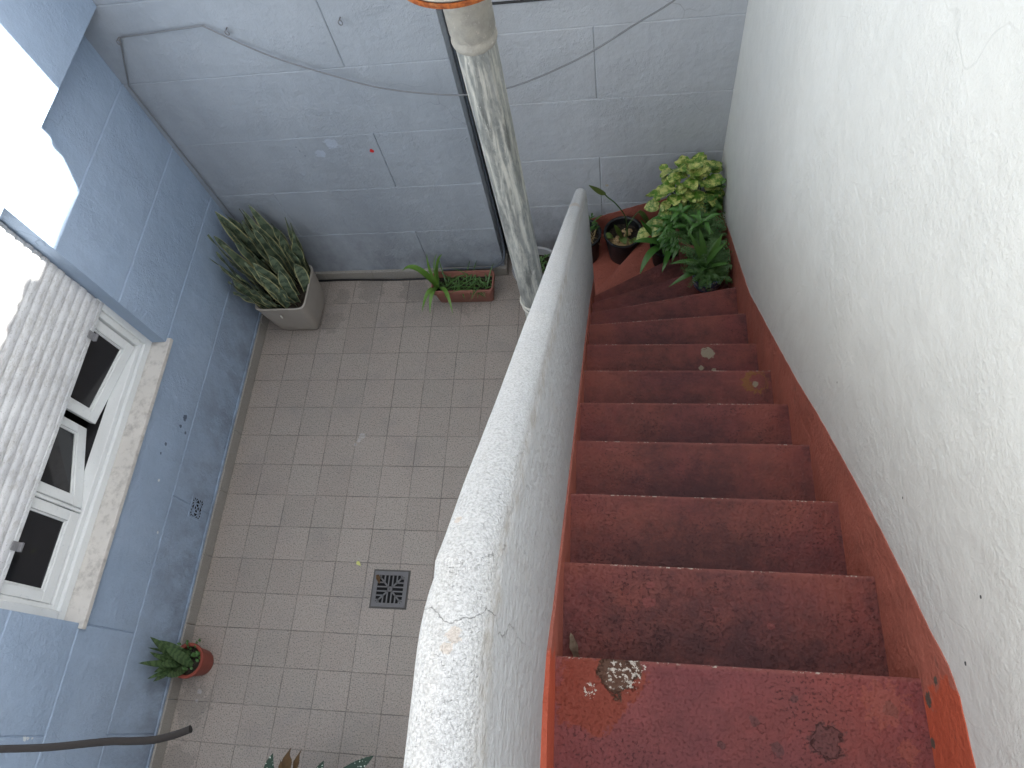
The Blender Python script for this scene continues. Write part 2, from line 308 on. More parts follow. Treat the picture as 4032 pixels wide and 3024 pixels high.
def leaf_mat(name, core, edge=None, band=None, bandk=26, edgew=0.78, spots=None, rough=0.42):
    n = NT(name)
    uv = n.n('ShaderNodeUVMap'); sp = n.n('ShaderNodeSeparateXYZ'); n.t.links.new(uv.outputs[0], sp.inputs[0])
    u, v = sp.outputs[0], sp.outputs[1]
    ob = n.noise(6, 2)
    c = n.scale_col(core, n.math('ADD', 0.7, n.math('MULTIPLY', ob, 0.6)))
    if band:
        wv = n.math('ADD', n.math('MULTIPLY', v, bandk), n.math('MULTIPLY', n.noise(40, 3), 7))
        b = n.ramp(n.math('SINE', wv), -0.2, 0.6)
        c = n.mix(n.math('MULTIPLY', b, 0.75), c, band)
    au = n.math('ABSOLUTE', n.math('SUBTRACT', n.math('MULTIPLY', u, 2.0), 1.0))
    if edge: c = n.mix(n.ramp(n.math('ADD', au, n.math('MULTIPLY', n.math('SUBTRACT', n.noise(50, 2), 0.5), 0.15)), edgew, edgew + 0.08), c, edge)
    if spots: c = n.mix(n.math('MULTIPLY', n.ramp(n.noise(*spots[1]), *spots[2]), 0.9), c, spots[0])
    c = n.mix(n.math('MULTIPLY', n.ramp(au, 0.06, 0.0), 0.25), c, tuple(min(1, a * 1.8) for a in core))
    n.done(c, rough, [(n.noise(80, 2), 0.0008)], spec=0.45)
    n.b.inputs['Subsurface Weight'].default_value = 0.0
    return n.m
M['sans'] = leaf_mat('banded_yellow_edged_leaf', (0.125, 0.165, 0.105), (0.42, 0.40, 0.20), (0.038, 0.062, 0.042), 34, 0.80)
M['sans2'] = leaf_mat('banded_green_leaf', (0.085, 0.14, 0.055), None, (0.025, 0.06, 0.022), 46)
M['strap'] = leaf_mat('strap_green_leaf', (0.11, 0.22, 0.035), rough=0.4)
M['grassy'] = leaf_mat('grass_blade_green', (0.06, 0.13, 0.03))
M['dark_leaf'] = leaf_mat('glossy_dark_leaf', (0.075, 0.20, 0.04), rough=0.25)
M['mid_leaf'] = leaf_mat('glossy_mid_green_leaf', (0.07, 0.17, 0.035), rough=0.3)
M['pothos'] = leaf_mat('variegated_yellow_green_leaf', (0.085, 0.205, 0.022), spots=((0.60, 0.60, 0.20), (24, 6, 0.8), (0.44, 0.60)), rough=0.32)
M['weed'] = leaf_mat('small_weed_leaf', (0.05, 0.12, 0.025))
M['fern'] = leaf_mat('fine_fern_leaf', (0.055, 0.13, 0.03), rough=0.5)
M['paddle'] = leaf_mat('olive_paddle_leaf', (0.10, 0.15, 0.035), rough=0.4)
M['begonia'] = leaf_mat('white_dotted_dark_leaf', (0.012, 0.034, 0.02), spots=((0.55, 0.6, 0.52), (110, 0, 0.5), (0.70, 0.73)), rough=0.6)
M['wither'] = simple('withered_brown_leaf', (0.09, 0.05, 0.02), 0.8, 0.004, 90, 0.4, 40)
M['dryleaf'] = simple('dry_grey_leaf', (0.22, 0.18, 0.13), 0.85, 0.003, 150, 0.4, 90)

# ------------------------------------------------------------------ mesh helpers
class MB:
    def __init__(s): s.v = []; s.f = []; s.uv = []
    def add(s, vs, fs, uvs=None):
        o = len(s.v); s.v += [Vector(a) for a in vs]
        for i, f in enumerate(fs):
            s.f.append([o + k for k in f]); s.uv.append(uvs[i] if uvs else None)
        return s
    def box(s, a, b):
        x0, y0, z0 = (min(a[i], b[i]) for i in range(3)); x1, y1, z1 = (max(a[i], b[i]) for i in range(3))
        return s.add([(x0, y0, z0), (x1, y0, z0), (x1, y1, z0), (x0, y1, z0), (x0, y0, z1), (x1, y0, z1), (x1, y1, z1), (x0, y1, z1)],
                     [(3, 2, 1, 0), (4, 5, 6, 7), (0, 1, 5, 4), (1, 2, 6, 5), (2, 3, 7, 6), (3, 0, 4, 7)])
    def obox(s, c, ax, ay, az):
        """box centred c with half axis vectors"""
        c, ax, ay, az = map(Vector, (c, ax, ay, az))
        vs = [c + i * ax + j * ay + k * az for k in (-1, 1) for i, j in ((-1, -1), (1, -1), (1, 1), (-1, 1))]
        return s.add(vs, [(3, 2, 1, 0), (4, 5, 6, 7), (0, 1, 5, 4), (1, 2, 6, 5), (2, 3, 7, 6), (3, 0, 4, 7)])
    def prism(s, poly, z0, z1):
        n = len(poly)
        return s.add([(x, y, z0) for x, y in poly] + [(x, y, z1) for x, y in poly],
                     [tuple(reversed(range(n))), tuple(range(n, 2 * n))] + [(i, (i + 1) % n, n + (i + 1) % n, n + i) for i in range(n)])
    def tube(s, pts, r, n=10, cap=True):
        pts = [Vector(p) for p in pts]; rr = r if isinstance(r, (list, tuple)) else [r] * len(pts)
        rings = []; up = None
        for i, p in enumerate(pts):
            d = (pts[min(i + 1, len(pts) - 1)] - pts[max(i - 1, 0)]).normalized()
            if up is None: up = Vector((0, 0, 1)) if abs(d.z) < 0.9 else Vector((1, 0, 0))
            a = d.cross(up).normalized(); b = a.cross(d).normalized(); up = b
            rings.append([p + rr[i] * (math.cos(t) * a + math.sin(t) * b) for t in [2 * math.pi * k / n for k in range(n)]])
        vs = [q for rg in rings for q in rg]; fs = []
        for i in range(len(pts) - 1):
            for k in range(n): fs.append((i * n + k, i * n + (k + 1) % n, (i + 1) * n + (k + 1) % n, (i + 1) * n + k))
        if cap: fs += [tuple(reversed(range(n))), tuple(range((len(pts) - 1) * n, len(pts) * n))]
        return s.add(vs, fs)
    def lathe(s, prof, c, n=40, sq=None):
        """prof: (r, z) list; sq: rounded-square exponent"""
        cx, cy = c; vs = []; fs = []
        for r, z in prof:
            for k in range(n):
                t = 2 * math.pi * k / n; ct, st = math.cos(t), math.sin(t)
                q = 1.0 if not sq else (abs(ct) ** sq + abs(st) ** sq) ** (-1.0 / sq)
                vs.append((cx + r * q * ct, cy + r * q * st, z))
        for i in range(len(prof) - 1):
            for k in range(n): fs.append((i * n + k, i * n + (k + 1) % n, (i + 1) * n + (k + 1) % n, (i + 1) * n + k))
        fs.append(tuple(reversed(range(n)))) if prof[0][0] > 1e-4 else None
        return s.add(vs, fs)
    def blob(s, c, r, seed=0, sx=1, sy=1, sz=1, amp=0.3):
        bm = bmesh.new(); bmesh.ops.create_icosphere(bm, subdivisions=2, radius=1.0)
        vs = []
        for v in bm.verts:
            k = 1 + amp * mnoise.noise(v.co * 1.7 + Vector((seed, seed * 3.1, 0)))
            vs.append((c[0] + v.co.x * r * sx * k, c[1] + v.co.y * r * sy * k, c[2] + v.co.z * r * sz * k))
        fs = [[v.index for v in f.verts] for f in bm.faces]; bm.free()
        return s.add(vs, fs)
    def leaf(s, P0, P1, P2, W, wide=None, seg=8, prof='lance', fold=0.18, wave=0.0):
        """bezier leaf blade; W half width; wide = sideways hint vector"""
        P0, P1, P2 = Vector(P0), Vector(P1), Vector(P2); vs = []; fs = []; uvs = []
        side0 = Vector(wide) if wide else None
        for i in range(seg + 1):
            t = i / seg
            p = (1 - t) ** 2 * P0 + 2 * t * (1 - t) * P1 + t * t * P2
            d = (2 * (1 - t) * (P1 - P0) + 2 * t * (P2 - P1)).normalized()
            if side0 is None:
                side = d.cross(Vector((0, 0, 1)))
                if side.length < 0.15: side = Vector((1, 0.3, 0))
            else: side = side0 - d * side0.dot(d)
            side.normalize(); nor = side.cross(d).normalized()
            if prof == 'lance': wd = math.sin(math.pi * min(1, 0.12 + t * 0.88)) ** 0.8 * (1 if t < 0.5 else 1)
            elif prof == 'sword': wd = min(1, 0.55 + t * 1.2) * (1 - max(0, (t - 0.55) / 0.45) ** 2.0)
            elif prof == 'strap': wd = min(1, 0.5 + t * 2) * (1 - t ** 3)
            elif prof == 'heart': wd = (math.sin(math.pi * t ** 0.62)) ** 0.75 if t < 1 else 0
            elif prof == 'paddle': wd = 0.12 if t < 0.55 else max(0.02, math.sin(math.pi * (t - 0.52) / 0.5))
            wd = max(wd, 0.015) * W
            wo = wave * W * math.sin(t * 14 + P0.x * 9)
            vs += [p - side * wd + nor * (fold * wd + wo), p, p + side * wd + nor * (fold * wd - wo)]
        for i in range(seg):
            a = 3 * i; v0, v1 = i / seg, (i + 1) / seg
            fs += [(a, a + 1, a + 4, a + 3), (a + 1, a + 2, a + 5, a + 4)]
            uvs += [[(0, v0), (.5, v0), (.5, v1), (0, v1)], [(.5, v0), (1, v0), (1, v1), (.5, v1)]]
        return s.add(vs, fs, uvs)
    def build(s, name, mat, parent=None, smooth=True, bevel=0, bseg=2, angle=40, kind=None):
        org = Vector(parent['_o']) if parent is not None and '_o' in parent else Vector((0, 0, 0))
        me = bpy.data.meshes.new(name)
        me.from_pydata([((v - org) * U)[:] for v in s.v], [], s.f)
        if any(x is not None for x in s.uv):
            l = me.uv_layers.new(name='UVMap'); k = 0
            for poly, uv in zip(me.polygons, s.uv):
                for j, li in enumerate(poly.loop_indices): l.data[li].uv = uv[j] if uv else (0, 0)
        me.materials.append(mat if not isinstance(mat, str) else M[mat])
        if smooth:
            me.polygons.foreach_set('use_smooth', [True] * len(me.polygons))
            me.update(); me.set_sharp_from_angle(angle=R(angle))
        o = bpy.data.objects.new(name, me); COL.objects.link(o)
        if parent is not None:
            o.parent = parent; o['_o'] = tuple(org)
        if bevel:
            b = o.modifiers.new('bevel', 'BEVEL'); b.width = bevel * U; b.segments = bseg; b.limit_method = 'ANGLE'; b.angle_limit = R(40)
            b.harden_normals = False
        if kind: o['kind'] = kind
        return o

def thing(name, label, cat, at=(0, 0, 0), group=None):
    o = bpy.data.objects.new(name, None); COL.objects.link(o); o.empty_display_size = 0.1
    o.location = Vector(at) * U; o['label'] = label; o['category'] = cat; o['_o'] = tuple(at)
    if group: o['group'] = group
    return o
def tag(o, label, cat, group=None):
    o['label'] = label; o['category'] = cat
    if group: o['group'] = group
    return o

# ------------------------------------------------------------------ ashlar panels with real V joints
def panels(mb, cells, P, depth=0.028, cham=0.026):
    """cells: (a0,a1,b0,b1) in the wall plane; P(a,b,d) -> 3D with d = height above the joint bottom"""
    for a0, a1, b0, b1, cut in cells:
        c = [cham if k else 0 for k in cut]               # chamfer on a0,a1,b0,b1 sides
        o = [(a0, b0), (a1, b0), (a1, b1), (a0, b1)]
        i = [(a0 + c[0], b0 + c[2]), (a1 - c[1], b0 + c[2]), (a1 - c[1], b1 - c[3]), (a0 + c[0], b1 - c[3])]
        vs = [P(x, y, 0) for x, y in o] + [P(x, y, depth) for x, y in i]
        fs = [(4, 5, 6, 7)] + [(k, (k + 1) % 4, 4 + (k + 1) % 4, 4 + k) for k in range(4)]
        if P(1, 0, 0)[0] == P(0, 0, 0)[0]: pass
        mb.add(vs, fs)

# ================================================================== SETTING
# courtyard floor
mb = MB(); mb.add([(-.1, -22, 0), (11.5, -22, 0), (11.5, 1.98, 0), (-.1, 1.98, 0)], [(0, 1, 2, 3)])
o = mb.build('courtyard_floor', 'floor', smooth=False, kind='structure')
# drain pit below grate is part of the drain; ground beyond the walls
mb = MB(); mb.add([(-200, -200, -.6), (200, -200, -.6), (200, 200, -.6), (-200, 200, -.6)], [(0, 1, 2, 3)])
mb.build('ground', simple('dusty_ground', (0.25, 0.24, 0.22), 0.9), smooth=False, kind='structure')

# ------------------------------------------------------------------ staircase
XL = lambda y: 11.66 + (y + 3.5) / (-8.8) * 0.15          # inner side of the flight
XR = 15.26
noses = [((XL(-12.24), -12.24), (XR, -12.26), 12.60), ((XL(-11.12), -11.12), (XR, -11.16), 11.75), ((XL(-9.98), -9.98), (XR, -10.02), 10.77),
         ((XL(-8.8), -8.8), (XR, -8.84), 9.73), ((XL(-7.69), -7.69), (XR, -7.72), 8.71), ((XL(-6.53), -6.53), (XR, -6.56), 7.66),
         ((XL(-5.35), -5.35), (XR, -5.38), 6.57), ((11.66, -4.38), (XR, -4.14), 5.75), ((11.65, -3.5), (XR, -2.80), 4.80),
         ((11.65, -2.6), (XR, -1.33), 3.80), ((11.67, -1.74), (XR, .32), 2.80)]
stairs = thing('staircase', 'narrow red-painted masonry staircase winding down between white walls', 'staircase', (13.4, -12.3, 0))
def step(poly, z, nose, name='step', z0=0):
    """poly = footprint, nose = two points; UV u along the nose, v distance behind it (metres)"""
    (ax, ay), (bx, by) = nose; L = math.hypot(bx - ax, by - ay); ux, uy = (bx - ax) / L, (by - ay) / L
    def uvt(p): dx, dy = p[0] - ax, p[1] - ay; return ((dx * ux + dy * uy) * U, abs(dx * -uy + dy * ux) * U)
    m = MB(); n = len(poly); a = sum(poly[i][0] * poly[(i + 1) % n][1] - poly[(i + 1) % n][0] * poly[i][1] for i in range(n))
    if a < 0: poly = poly[::-1]
    m.add([(x, y, z) for x, y in poly], [tuple(range(n))], [[uvt(p) for p in poly]])
    for i in range(n):
        p, q = poly[i], poly[(i + 1) % n]; zz = max(z0, z - 1.3)
        m.add([(p[0], p[1], zz), (q[0], q[1], zz), (q[0], q[1], z), (p[0], p[1], z)], [(0, 1, 2, 3)],
              [[(uvt(p)[0], -(z - zz) * U), (uvt(q)[0], -(z - zz) * U), (uvt(q)[0], 0), (uvt(p)[0], 0)]])
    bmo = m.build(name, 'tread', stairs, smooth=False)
    bm = bmesh.new(); bm.from_mesh(bmo.data); bmesh.ops.remove_doubles(bm, verts=bm.verts, dist=1e-5); bm.to_mesh(bmo.data); bm.free()
    b = bmo.modifiers.new('bevel', 'BEVEL'); b.width = 0.004; b.segments = 2; b.limit_method = 'ANGLE'; b.angle_limit = R(40)
    bmo.data.polygons.foreach_set('use_smooth', [False] * len(bmo.data.polygons))
    return bmo
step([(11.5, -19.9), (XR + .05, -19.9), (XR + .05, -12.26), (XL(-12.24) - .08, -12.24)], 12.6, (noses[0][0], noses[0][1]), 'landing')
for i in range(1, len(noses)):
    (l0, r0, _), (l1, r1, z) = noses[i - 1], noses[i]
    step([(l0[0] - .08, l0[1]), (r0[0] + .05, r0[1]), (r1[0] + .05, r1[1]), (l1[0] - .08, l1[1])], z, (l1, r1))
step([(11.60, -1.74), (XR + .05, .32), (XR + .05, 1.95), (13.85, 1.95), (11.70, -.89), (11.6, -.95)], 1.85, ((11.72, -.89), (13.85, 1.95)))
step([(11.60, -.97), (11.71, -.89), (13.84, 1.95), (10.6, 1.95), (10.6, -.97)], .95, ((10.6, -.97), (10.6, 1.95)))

# ------------------------------------------------------------------ side wall (right of the stairs)
side = thing('side_wall', 'tall rough white plastered wall along the right of the red stairs', 'wall', (15.6, -8, 0))
nl = [(-20, 13.45), (-13.0, 13.42), (-12.45, 13.38), (-12.19, 13.27), (-11.83, 12.97), (-11.33, 12.61), (-10.78, 12.18), (-10.08, 11.62), (-8.91, 10.62),
      (-7.65, 9.46), (-6.45, 8.43), (-5.2, 7.36), (-4.09, 6.42), (-2.95, 5.68), (-2.13, 5.2), (-.9, 4.47), (.26, 3.66), (1.0, 3.2), (1.9, 2.72)]
mb = MB()
mb.box((15.263, -22, -.5), (16.06, 2.9, 20.5)); side_o = mb.build('wall', 'side', side, smooth=False)
mb = MB(); y = -3.2
while y < 1.6:
    hgt = .04 + .12 * max(0, mnoise.noise(Vector((y * 1.9, .3, 0))) + .25) ; wd = rnd.uniform(.22, .4)
    mb.blob((15.36, y, 20.42), .3, int(y * 10) + 50, sx=.9, sy=wd / .3, sz=1 + hgt * 2, amp=.5); y += wd * .9
mb.build('shadow_lumps', 'side', side)  # unseen lumps added on the wall top to make the shadow edge ragged
def band(pts, P, mat, parent, zlow, jag=0.016, sub=14, name='painted_band', th=.006, lip=-.01):
    """paint layer whose top edge follows pts (slightly unsteady brush line)"""
    m = MB(); T = []
    for i in range(len(pts) - 1):
        for k in range(sub):
            t = k / sub; y = pts[i][0] * (1 - t) + pts[i + 1][0] * t; z = pts[i][1] * (1 - t) + pts[i + 1][1] * t
            T.append((y, z + jag * mnoise.noise(Vector((y * 6, z * 6, 1.3))) + jag * 2 * mnoise.noise(Vector((y * .9, 2, 5)))))
    T.append(pts[-1])
    for i in range(len(T) - 1):
        a, b = T[i], T[i + 1]
        m.add([P(a[0], zlow(a[0]), th), P(b[0], zlow(b[0]), th), P(b[0], b[1], th), P(a[0], a[1], th), P(b[0], b[1], lip), P(a[0], a[1], lip)], [(0, 1, 2, 3), (3, 2, 4, 5)])
    return m.build(name, mat, parent, smooth=False)
band(nl, lambda a, b, d: (15.258 - d, a, b), 'orange', side, lambda y: -.1)

# ------------------------------------------------------------------ back wall
back = thing('back_wall', 'tall grey-blue scored plaster wall closing the end of the yard', 'wall', (7.5, 2.2, 0))
YB, YR = 1.1, 1.9
rows = [.45, 2.48, 4.58, 6.72, 8.87, 11.02]
mb = MB(); D = .028
P = lambda a, b, d: (a, YB + D - d, b)
vj = [[5.86], [1.95], [5.86], [], [5.86]]
for r in range(5):
    xs = [-.12] + [x for x in vj[r] if x < 8.4] + [8.45]
    panels(mb, [(xs[i], xs[i + 1], rows[r], rows[r + 1], (i > 0, i < len(xs) - 2, r > 0, True)) for i in range(len(xs) - 1)], P)
mb.add([P(-.12, 0, D), P(8.45, 0, D), P(8.45, .45, D), P(-.12, .45, D)], [(0, 1, 2, 3)])
panels(mb, [(-.12, 7.25, 11.02, 24, (0, 0, 1, 0)), (7.25, 8.45, 11.02, 15.3, (0, 0, 1, 0))], P)
# body behind, with the side return facing the stairs
mb.box((-1.5, YB + D + .002, -.3), (8.446, 2.9, 11.02))
mb.box((-1.5, YB + D + .002, 11.02), (7.25, 2.9, 24))
mb.box((7.25, YB + D + .002, 11.02), (8.446, 2.9, 15.3))
mb.add([(8.45, YB, 0), (8.45, 2.2, 0), (8.45, 2.2, 15.3), (8.45, YB, 15.3)], [(0, 1, 2, 3)])
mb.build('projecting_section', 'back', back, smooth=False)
mb = MB(); P = lambda a, b, d: (a, YR + D - d, b)
vr = [[11.82], [14.0], [11.82], [9.3, 14.2], [11.82]]
r2 = [.45, 2.45, 4.46, 6.62, 8.78, 9.6]
vr = [[11.82], [], [11.82], [], [11.82]]
lines = [.45, 2.46, 4.5, 6.64, 8.8, 10.9]
vr = [[11.82], [11.82], [], [11.82], []]
for r in range(5):
    xs = [8.452] + vr[r] + [15.262]
    panels(mb, [(xs[i], xs[i + 1], lines[r], lines[r + 1], (i > 0, i < len(xs) - 2, r > 0, True)) for i in range(len(xs) - 1)], P)
mb.add([P(8.452, 0, D), P(15.262, 0, D), P(15.262, .45, D), P(8.452, .45, D)], [(0, 1, 2, 3)])
panels(mb, [(8.452, 15.262, 10.9, 16.9, (0, 0, 1, 0))], P)
mb.box((8.452, YR + D + .002, -.3), (15.3, 2.9, 16.9))
mb.add([(10.6, 2.9, 16.9), (15.262, 2.9, 16.9), (15.262, 2.9, 20.5), (10.6, 1.93, 16.9), (15.262, 1.93, 16.9), (15.262, 1.93, 20.5)],
       [(0, 1, 4, 3), (0, 2, 1), (3, 4, 5), (0, 3, 5, 2)])
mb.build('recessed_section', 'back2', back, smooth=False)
# red skirting band following the winders
band([(10.6, 1.45), (11.39, 1.75), (11.79, 1.88), (12.5, 2.14), (13.21, 2.41), (14.2, 2.68), (15.26, 2.75)], lambda a, b, d: (a, YR - d - .002, b), 'orange', back, lambda y: -.1, name='painted_skirting')
# stone baseboard
mb = MB()
for a, b in ((0.02, 1.9), (1.91, 3.7), (3.71, 5.5), (5.51, 7.2), (7.21, 8.53)): mb.box((a, 1.0, -.02), (b, 1.14, .42))
mb.box((8.435, 1.145, -.02), (8.53, 1.88, .42))
mb.build('baseboard', 'stone', back, bevel=.012)
# low mortar lip along the baseboard
for (x, z) in ((3.49, 10.2), (6.24, 10.2), (.72, 10.2)):
    m = MB(); m.tube([(x, YB + .01, z), (x, YB - .09, z)], .014, 8)
    ring = [(x + .045 * math.cos(t), YB - .11, z - .06 + .06 * math.sin(t)) for t in [k * math.pi / 8 for k in range(17)]]
    m.tube(ring, .013, 8, cap=False); m.build('wall_hook', 'metalgrey', back)

# ------------------------------------------------------------------ the house on the left
house = thing('house', 'blue plastered house wall with a shuttered white window and projecting upper floor', 'house', (-1, -10, 0))
WY0, WY1, WZ0, WZ1 = -11.5, -4.02, 4.6, 10.6            # window opening
mb = MB(); Pw = lambda a, b, d: (-.1 - D + d, a, b)
lr = [.54, 2.5, 4.58, 6.66, 8.9, 11.0]
lv = [[-13.87, -7.8], [-11.5], [-13.87, -7.8], [-17], [-13.87]]
cells = []
def cut(y0, y1, z0, z1, cc):
    if y1 <= WY0 or y0 >= WY1 or z1 <= WZ0 + .01: return [(y0, y1, z0, z1, cc)]
    out = []
    if y0 < WY0: out.append((y0, WY0, z0, z1, (cc[0], 0, cc[2], cc[3])))
    if y1 > WY1: out.append((WY1, y1, z0, z1, (0, cc[1], cc[2], cc[3])))
    if z1 > WZ1: out.append((max(y0, WY0), min(y1, WY1), WZ1, z1, (0, 0, 0, cc[3])))
    return out
for r in range(5):
    ys = [-22] + sorted(lv[r]) + [1.12]
    for i in range(len(ys) - 1): cells += cut(ys[i], ys[i + 1], lr[r], lr[r + 1], (i > 0, i < len(ys) - 2, r > 0, r < 4))
panels(mb, cells, Pw)
mb.add([Pw(-22, 0, D), Pw(1.12, 0, D), Pw(1.12, .54, D), Pw(-22, .54, D)], [(0, 1, 2, 3)])
X1 = -.1 - D - .002
mb.box((X1, -22, 0), (-1.6, WY0, 11)); mb.box((X1, WY1, 0), (-1.6, 1.12, 11)); mb.box((X1, WY0, 0), (-1.6, WY1, 4.5)); mb.box((X1, WY0, WZ1), (-1.6, WY1, 11))
# reveals flush to the face
mb.add([(-.1, WY1, WZ0), (-.56, WY1 - .02, WZ0), (-.56, WY1 - .02, WZ1), (-.1, WY1, WZ1)], [(0, 1, 2, 3)])
mb.add([(-.1, WY0, WZ0), (-.56, WY0 + .02, WZ0), (-.56, WY0 + .02, WZ1), (-.1, WY0, WZ1)], [(3, 2, 1, 0)])
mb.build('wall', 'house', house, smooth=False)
mb = MB(); mb.box((-1.6, -22, 11.0), (.75, 1.097, 14.2)); mb.build('upper_floor', 'house', house, smooth=False, bevel=.02)
mb = MB(); mb.box((-1.6, -22, 14.2), (.72, 1.097, 27)); mb.build('bounce_wall', 'rearwall', house, smooth=False)  # unseen upper storey, added to bounce warm sunlight into the yard
mb = MB(); y = 1.0
while y > -21: mb.box((-.09, y - 1.99, -.02), (0, y, .46)); y -= 2.0
mb.build('baseboard', 'stone', house, bevel=.012)
# paint lip above the baseboard
mb = MB(); mb.box((-.1, -22, .46), (-.05, 1.09, .56)); mb.build('plaster_lip', 'house', house, bevel=.02, smooth=True)
# dark room behind the window
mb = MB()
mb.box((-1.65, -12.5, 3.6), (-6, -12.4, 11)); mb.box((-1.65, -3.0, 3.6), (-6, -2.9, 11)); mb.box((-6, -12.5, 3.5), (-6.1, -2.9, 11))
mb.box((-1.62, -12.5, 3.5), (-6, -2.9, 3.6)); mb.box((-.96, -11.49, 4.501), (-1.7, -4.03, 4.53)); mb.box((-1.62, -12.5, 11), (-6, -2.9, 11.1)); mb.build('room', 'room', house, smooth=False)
# marble sill
mb = MB(); mb.prism([(.02, -3.9), (-.1, -3.9), (-.1, -3.98), (-.62, -4.0), (-.62, -11.5), (-.1, -11.52), (-.1, -11.62), (.02, -11.62)][::-1], 4.47, 4.6)
mb.build('window_sill', 'marble', house, bevel=.01)
# fixed timber frame
fr = MB()
fr.box((-.5, -11.48, 4.605), (-.95, -4.03, 4.84)); fr.box((-.58, -11.44, 4.84), (-.95, -4.08, 5.0))
fr.box((-.5, -4.21, 4.84), (-.579, -4.03, 6.9)); fr.box((-.5, -11.48, 4.84), (-.579, -11.28, 6.9))
fr.box((-.58, -4.37, 5.0), (-.95, -4.03, 10.4)); fr.box((-.58, -11.48, 5.0), (-.95, -11.17, 10.4))
fr.box((-.62, -9.02, 5.0), (-.9, -8.93, 10.4)); fr.box((-.5, -11.48, 10.3), (-.95, -4.03, 10.6))
fo = fr.build('window_frame', 'white_wood', house, bevel=.02)
def sash(hx, hy, fx, fy, z0=5.02, z1=10.1):
    d = Vector((fx - hx, fy - hy, 0)); L = d.length; d.normalize(); nn = Vector((d.y, -d.x, 0))
    if nn.x < 0: nn = -nn
    c0 = Vector((hx, hy, 0)); m = MB()
    def bar(a0, a1, za, zb, th=.085, off=0):
        m.obox(c0 + d * ((a0 + a1) / 2) + nn * off + Vector((0, 0, (za + zb) / 2)), d * ((a1 - a0) / 2), nn * th, Vector((0, 0, (zb - za) / 2)))
    bar(0, L, z0, z0 + .30); bar(0, L, z1 - .3, z1); bar(0, .24, z0 + .30, z1 - .3); bar(L - .24, L, z0 + .30, z1 - .3)
    # glazing mould
    bar(.24, L - .24, z0 + .30, z0 + .36, .05); bar(.24, .29, z0 + .36, z1 - .3, .05); bar(L - .29, L - .24, z0 + .36, z1 - .3, .05)
    s = m.build('window_sash', 'white_wood', house, bevel=.014)
    g = MB(); g.obox(c0 + d * (L / 2) + Vector((0, 0, (z0 + z1) / 2 + .03)), d * (L / 2 - .27), nn * .012, Vector((0, 0, (z1 - z0) / 2 - .31)))
    g.build('pane', 'glass', s, smooth=False)
sash(-.72, -4.40, -1.13, -6.66); sash(-.72, -8.92, -1.33, -6.82); sash(-.72, -11.16, -.72, -9.04)
# roller shutter
mb = MB(); z = 6.78; pit = .25; nS = 16
for k in range(nS):
    a = z + k * pit; off = -.5 + .003 * rnd.uniform(-1, 1)
    prof = [(off - .03, a + .004), (off + .005, a + .012), (off + .012, a + .04), (off + .010, a + .13), (off - .002, a + .195), (off - .03, a + .215), (off - .035, a + .25)]
    ends = (-11.42 + rnd.uniform(-.02, .02), -4.07 + rnd.uniform(-.015, .015)); ns = 24; vs = []
    for j in range(ns + 1):
        t = j / ns; y = ends[0] * (1 - t) + ends[1] * t; sag = .004 * mnoise.noise(Vector((y * .7, k * 3.3, 0)))
        vs += [(x, y, zz + sag) for x, zz in prof]
    n = len(prof); fs = []
    for j in range(ns):
        for i in range(n - 1): fs.append((j * n + i, j * n + i + 1, (j + 1) * n + i + 1, (j + 1) * n + i))
    mb.add(vs, fs)
mb.box((-.54, -11.42, 6.70), (-.46, -4.07, 6.79)); mb.box((-.56, -11.45, 6.8), (-.57, -4.04, 10.6))
sh = mb.build('roller_shutter', 'shutter', house, angle=50)
for y in (-5.02, -10.2):
    m = MB(); m.box((-.455, y - .1, 6.68), (-.43, y + .1, 6.86)); m.box((-.455, y - .1, 6.62), (-.36, y + .1, 6.68)); m.tube([(-.43, y, 6.77), (-.41, y, 6.77)], .03, 10)
    m.build('latch', 'metalgrey', sh, bevel=.008)
# pierced air vent in the wall
mb = MB(); vy0, vy1, vz0, vz1 = -8.16, -7.5, .92, 1.58
mb.box((-.098, vy0, vz0), (-.085, vy1, vz0 + .06)); mb.box((-.098, vy0, vz1 - .06), (-.085, vy1, vz1)); mb.box((-.098, vy0, vz0 + .06), (-.085, vy0 + .06, vz1 - .06)); mb.box((-.098, vy1 - .06, vz0 + .06), (-.085, vy1, vz1 - .06))
cy, cz = (vy0 + vy1) / 2, (vz0 + vz1) / 2; hx_ = .33 - .05
for q in range(2):
    for p in range(2):
        c0y, c0z = cy + (q - .5) * hx_, cz + (p - .5) * hx_
        for k in range(4):
            t = k * math.pi / 4
            e = hx_ / 2 / max(abs(math.cos(t)), abs(math.sin(t)))
            dv = Vector((0, math.cos(t), math.sin(t)))
            mb.obox((-.092, c0y, c0z), dv * e, Vector((0, -dv.z, dv.y)) * .014, Vector((.006, 0, 0)))
ringp = lambda r: [(-.09, cy + r * math.cos(t), cz + r * math.sin(t)) for t in [k * math.pi / 12 for k in range(25)]]
mb.tube(ringp(.13), .012, 6, cap=False)
vt = mb.build('air_vent', 'house', house, smooth=False)
m = MB(); m.box((-.0995, vy0 + .03, vz0 + .03), (-.0975, vy1 - .03, vz1 - .03)); m.build('opening', 'hole', vt, smooth=False)

# ------------------------------------------------------------------ rear of the yard (behind the viewer)
rear = thing('rear_wall', 'low cream wall closing the yard behind the top of the stairs', 'wall', (8, -23, 0))
mb = MB(); mb.box((-2, -24, -.4), (16.2, -22, 14.5)); mb.build('wall', 'rearwall', rear, smooth=False)

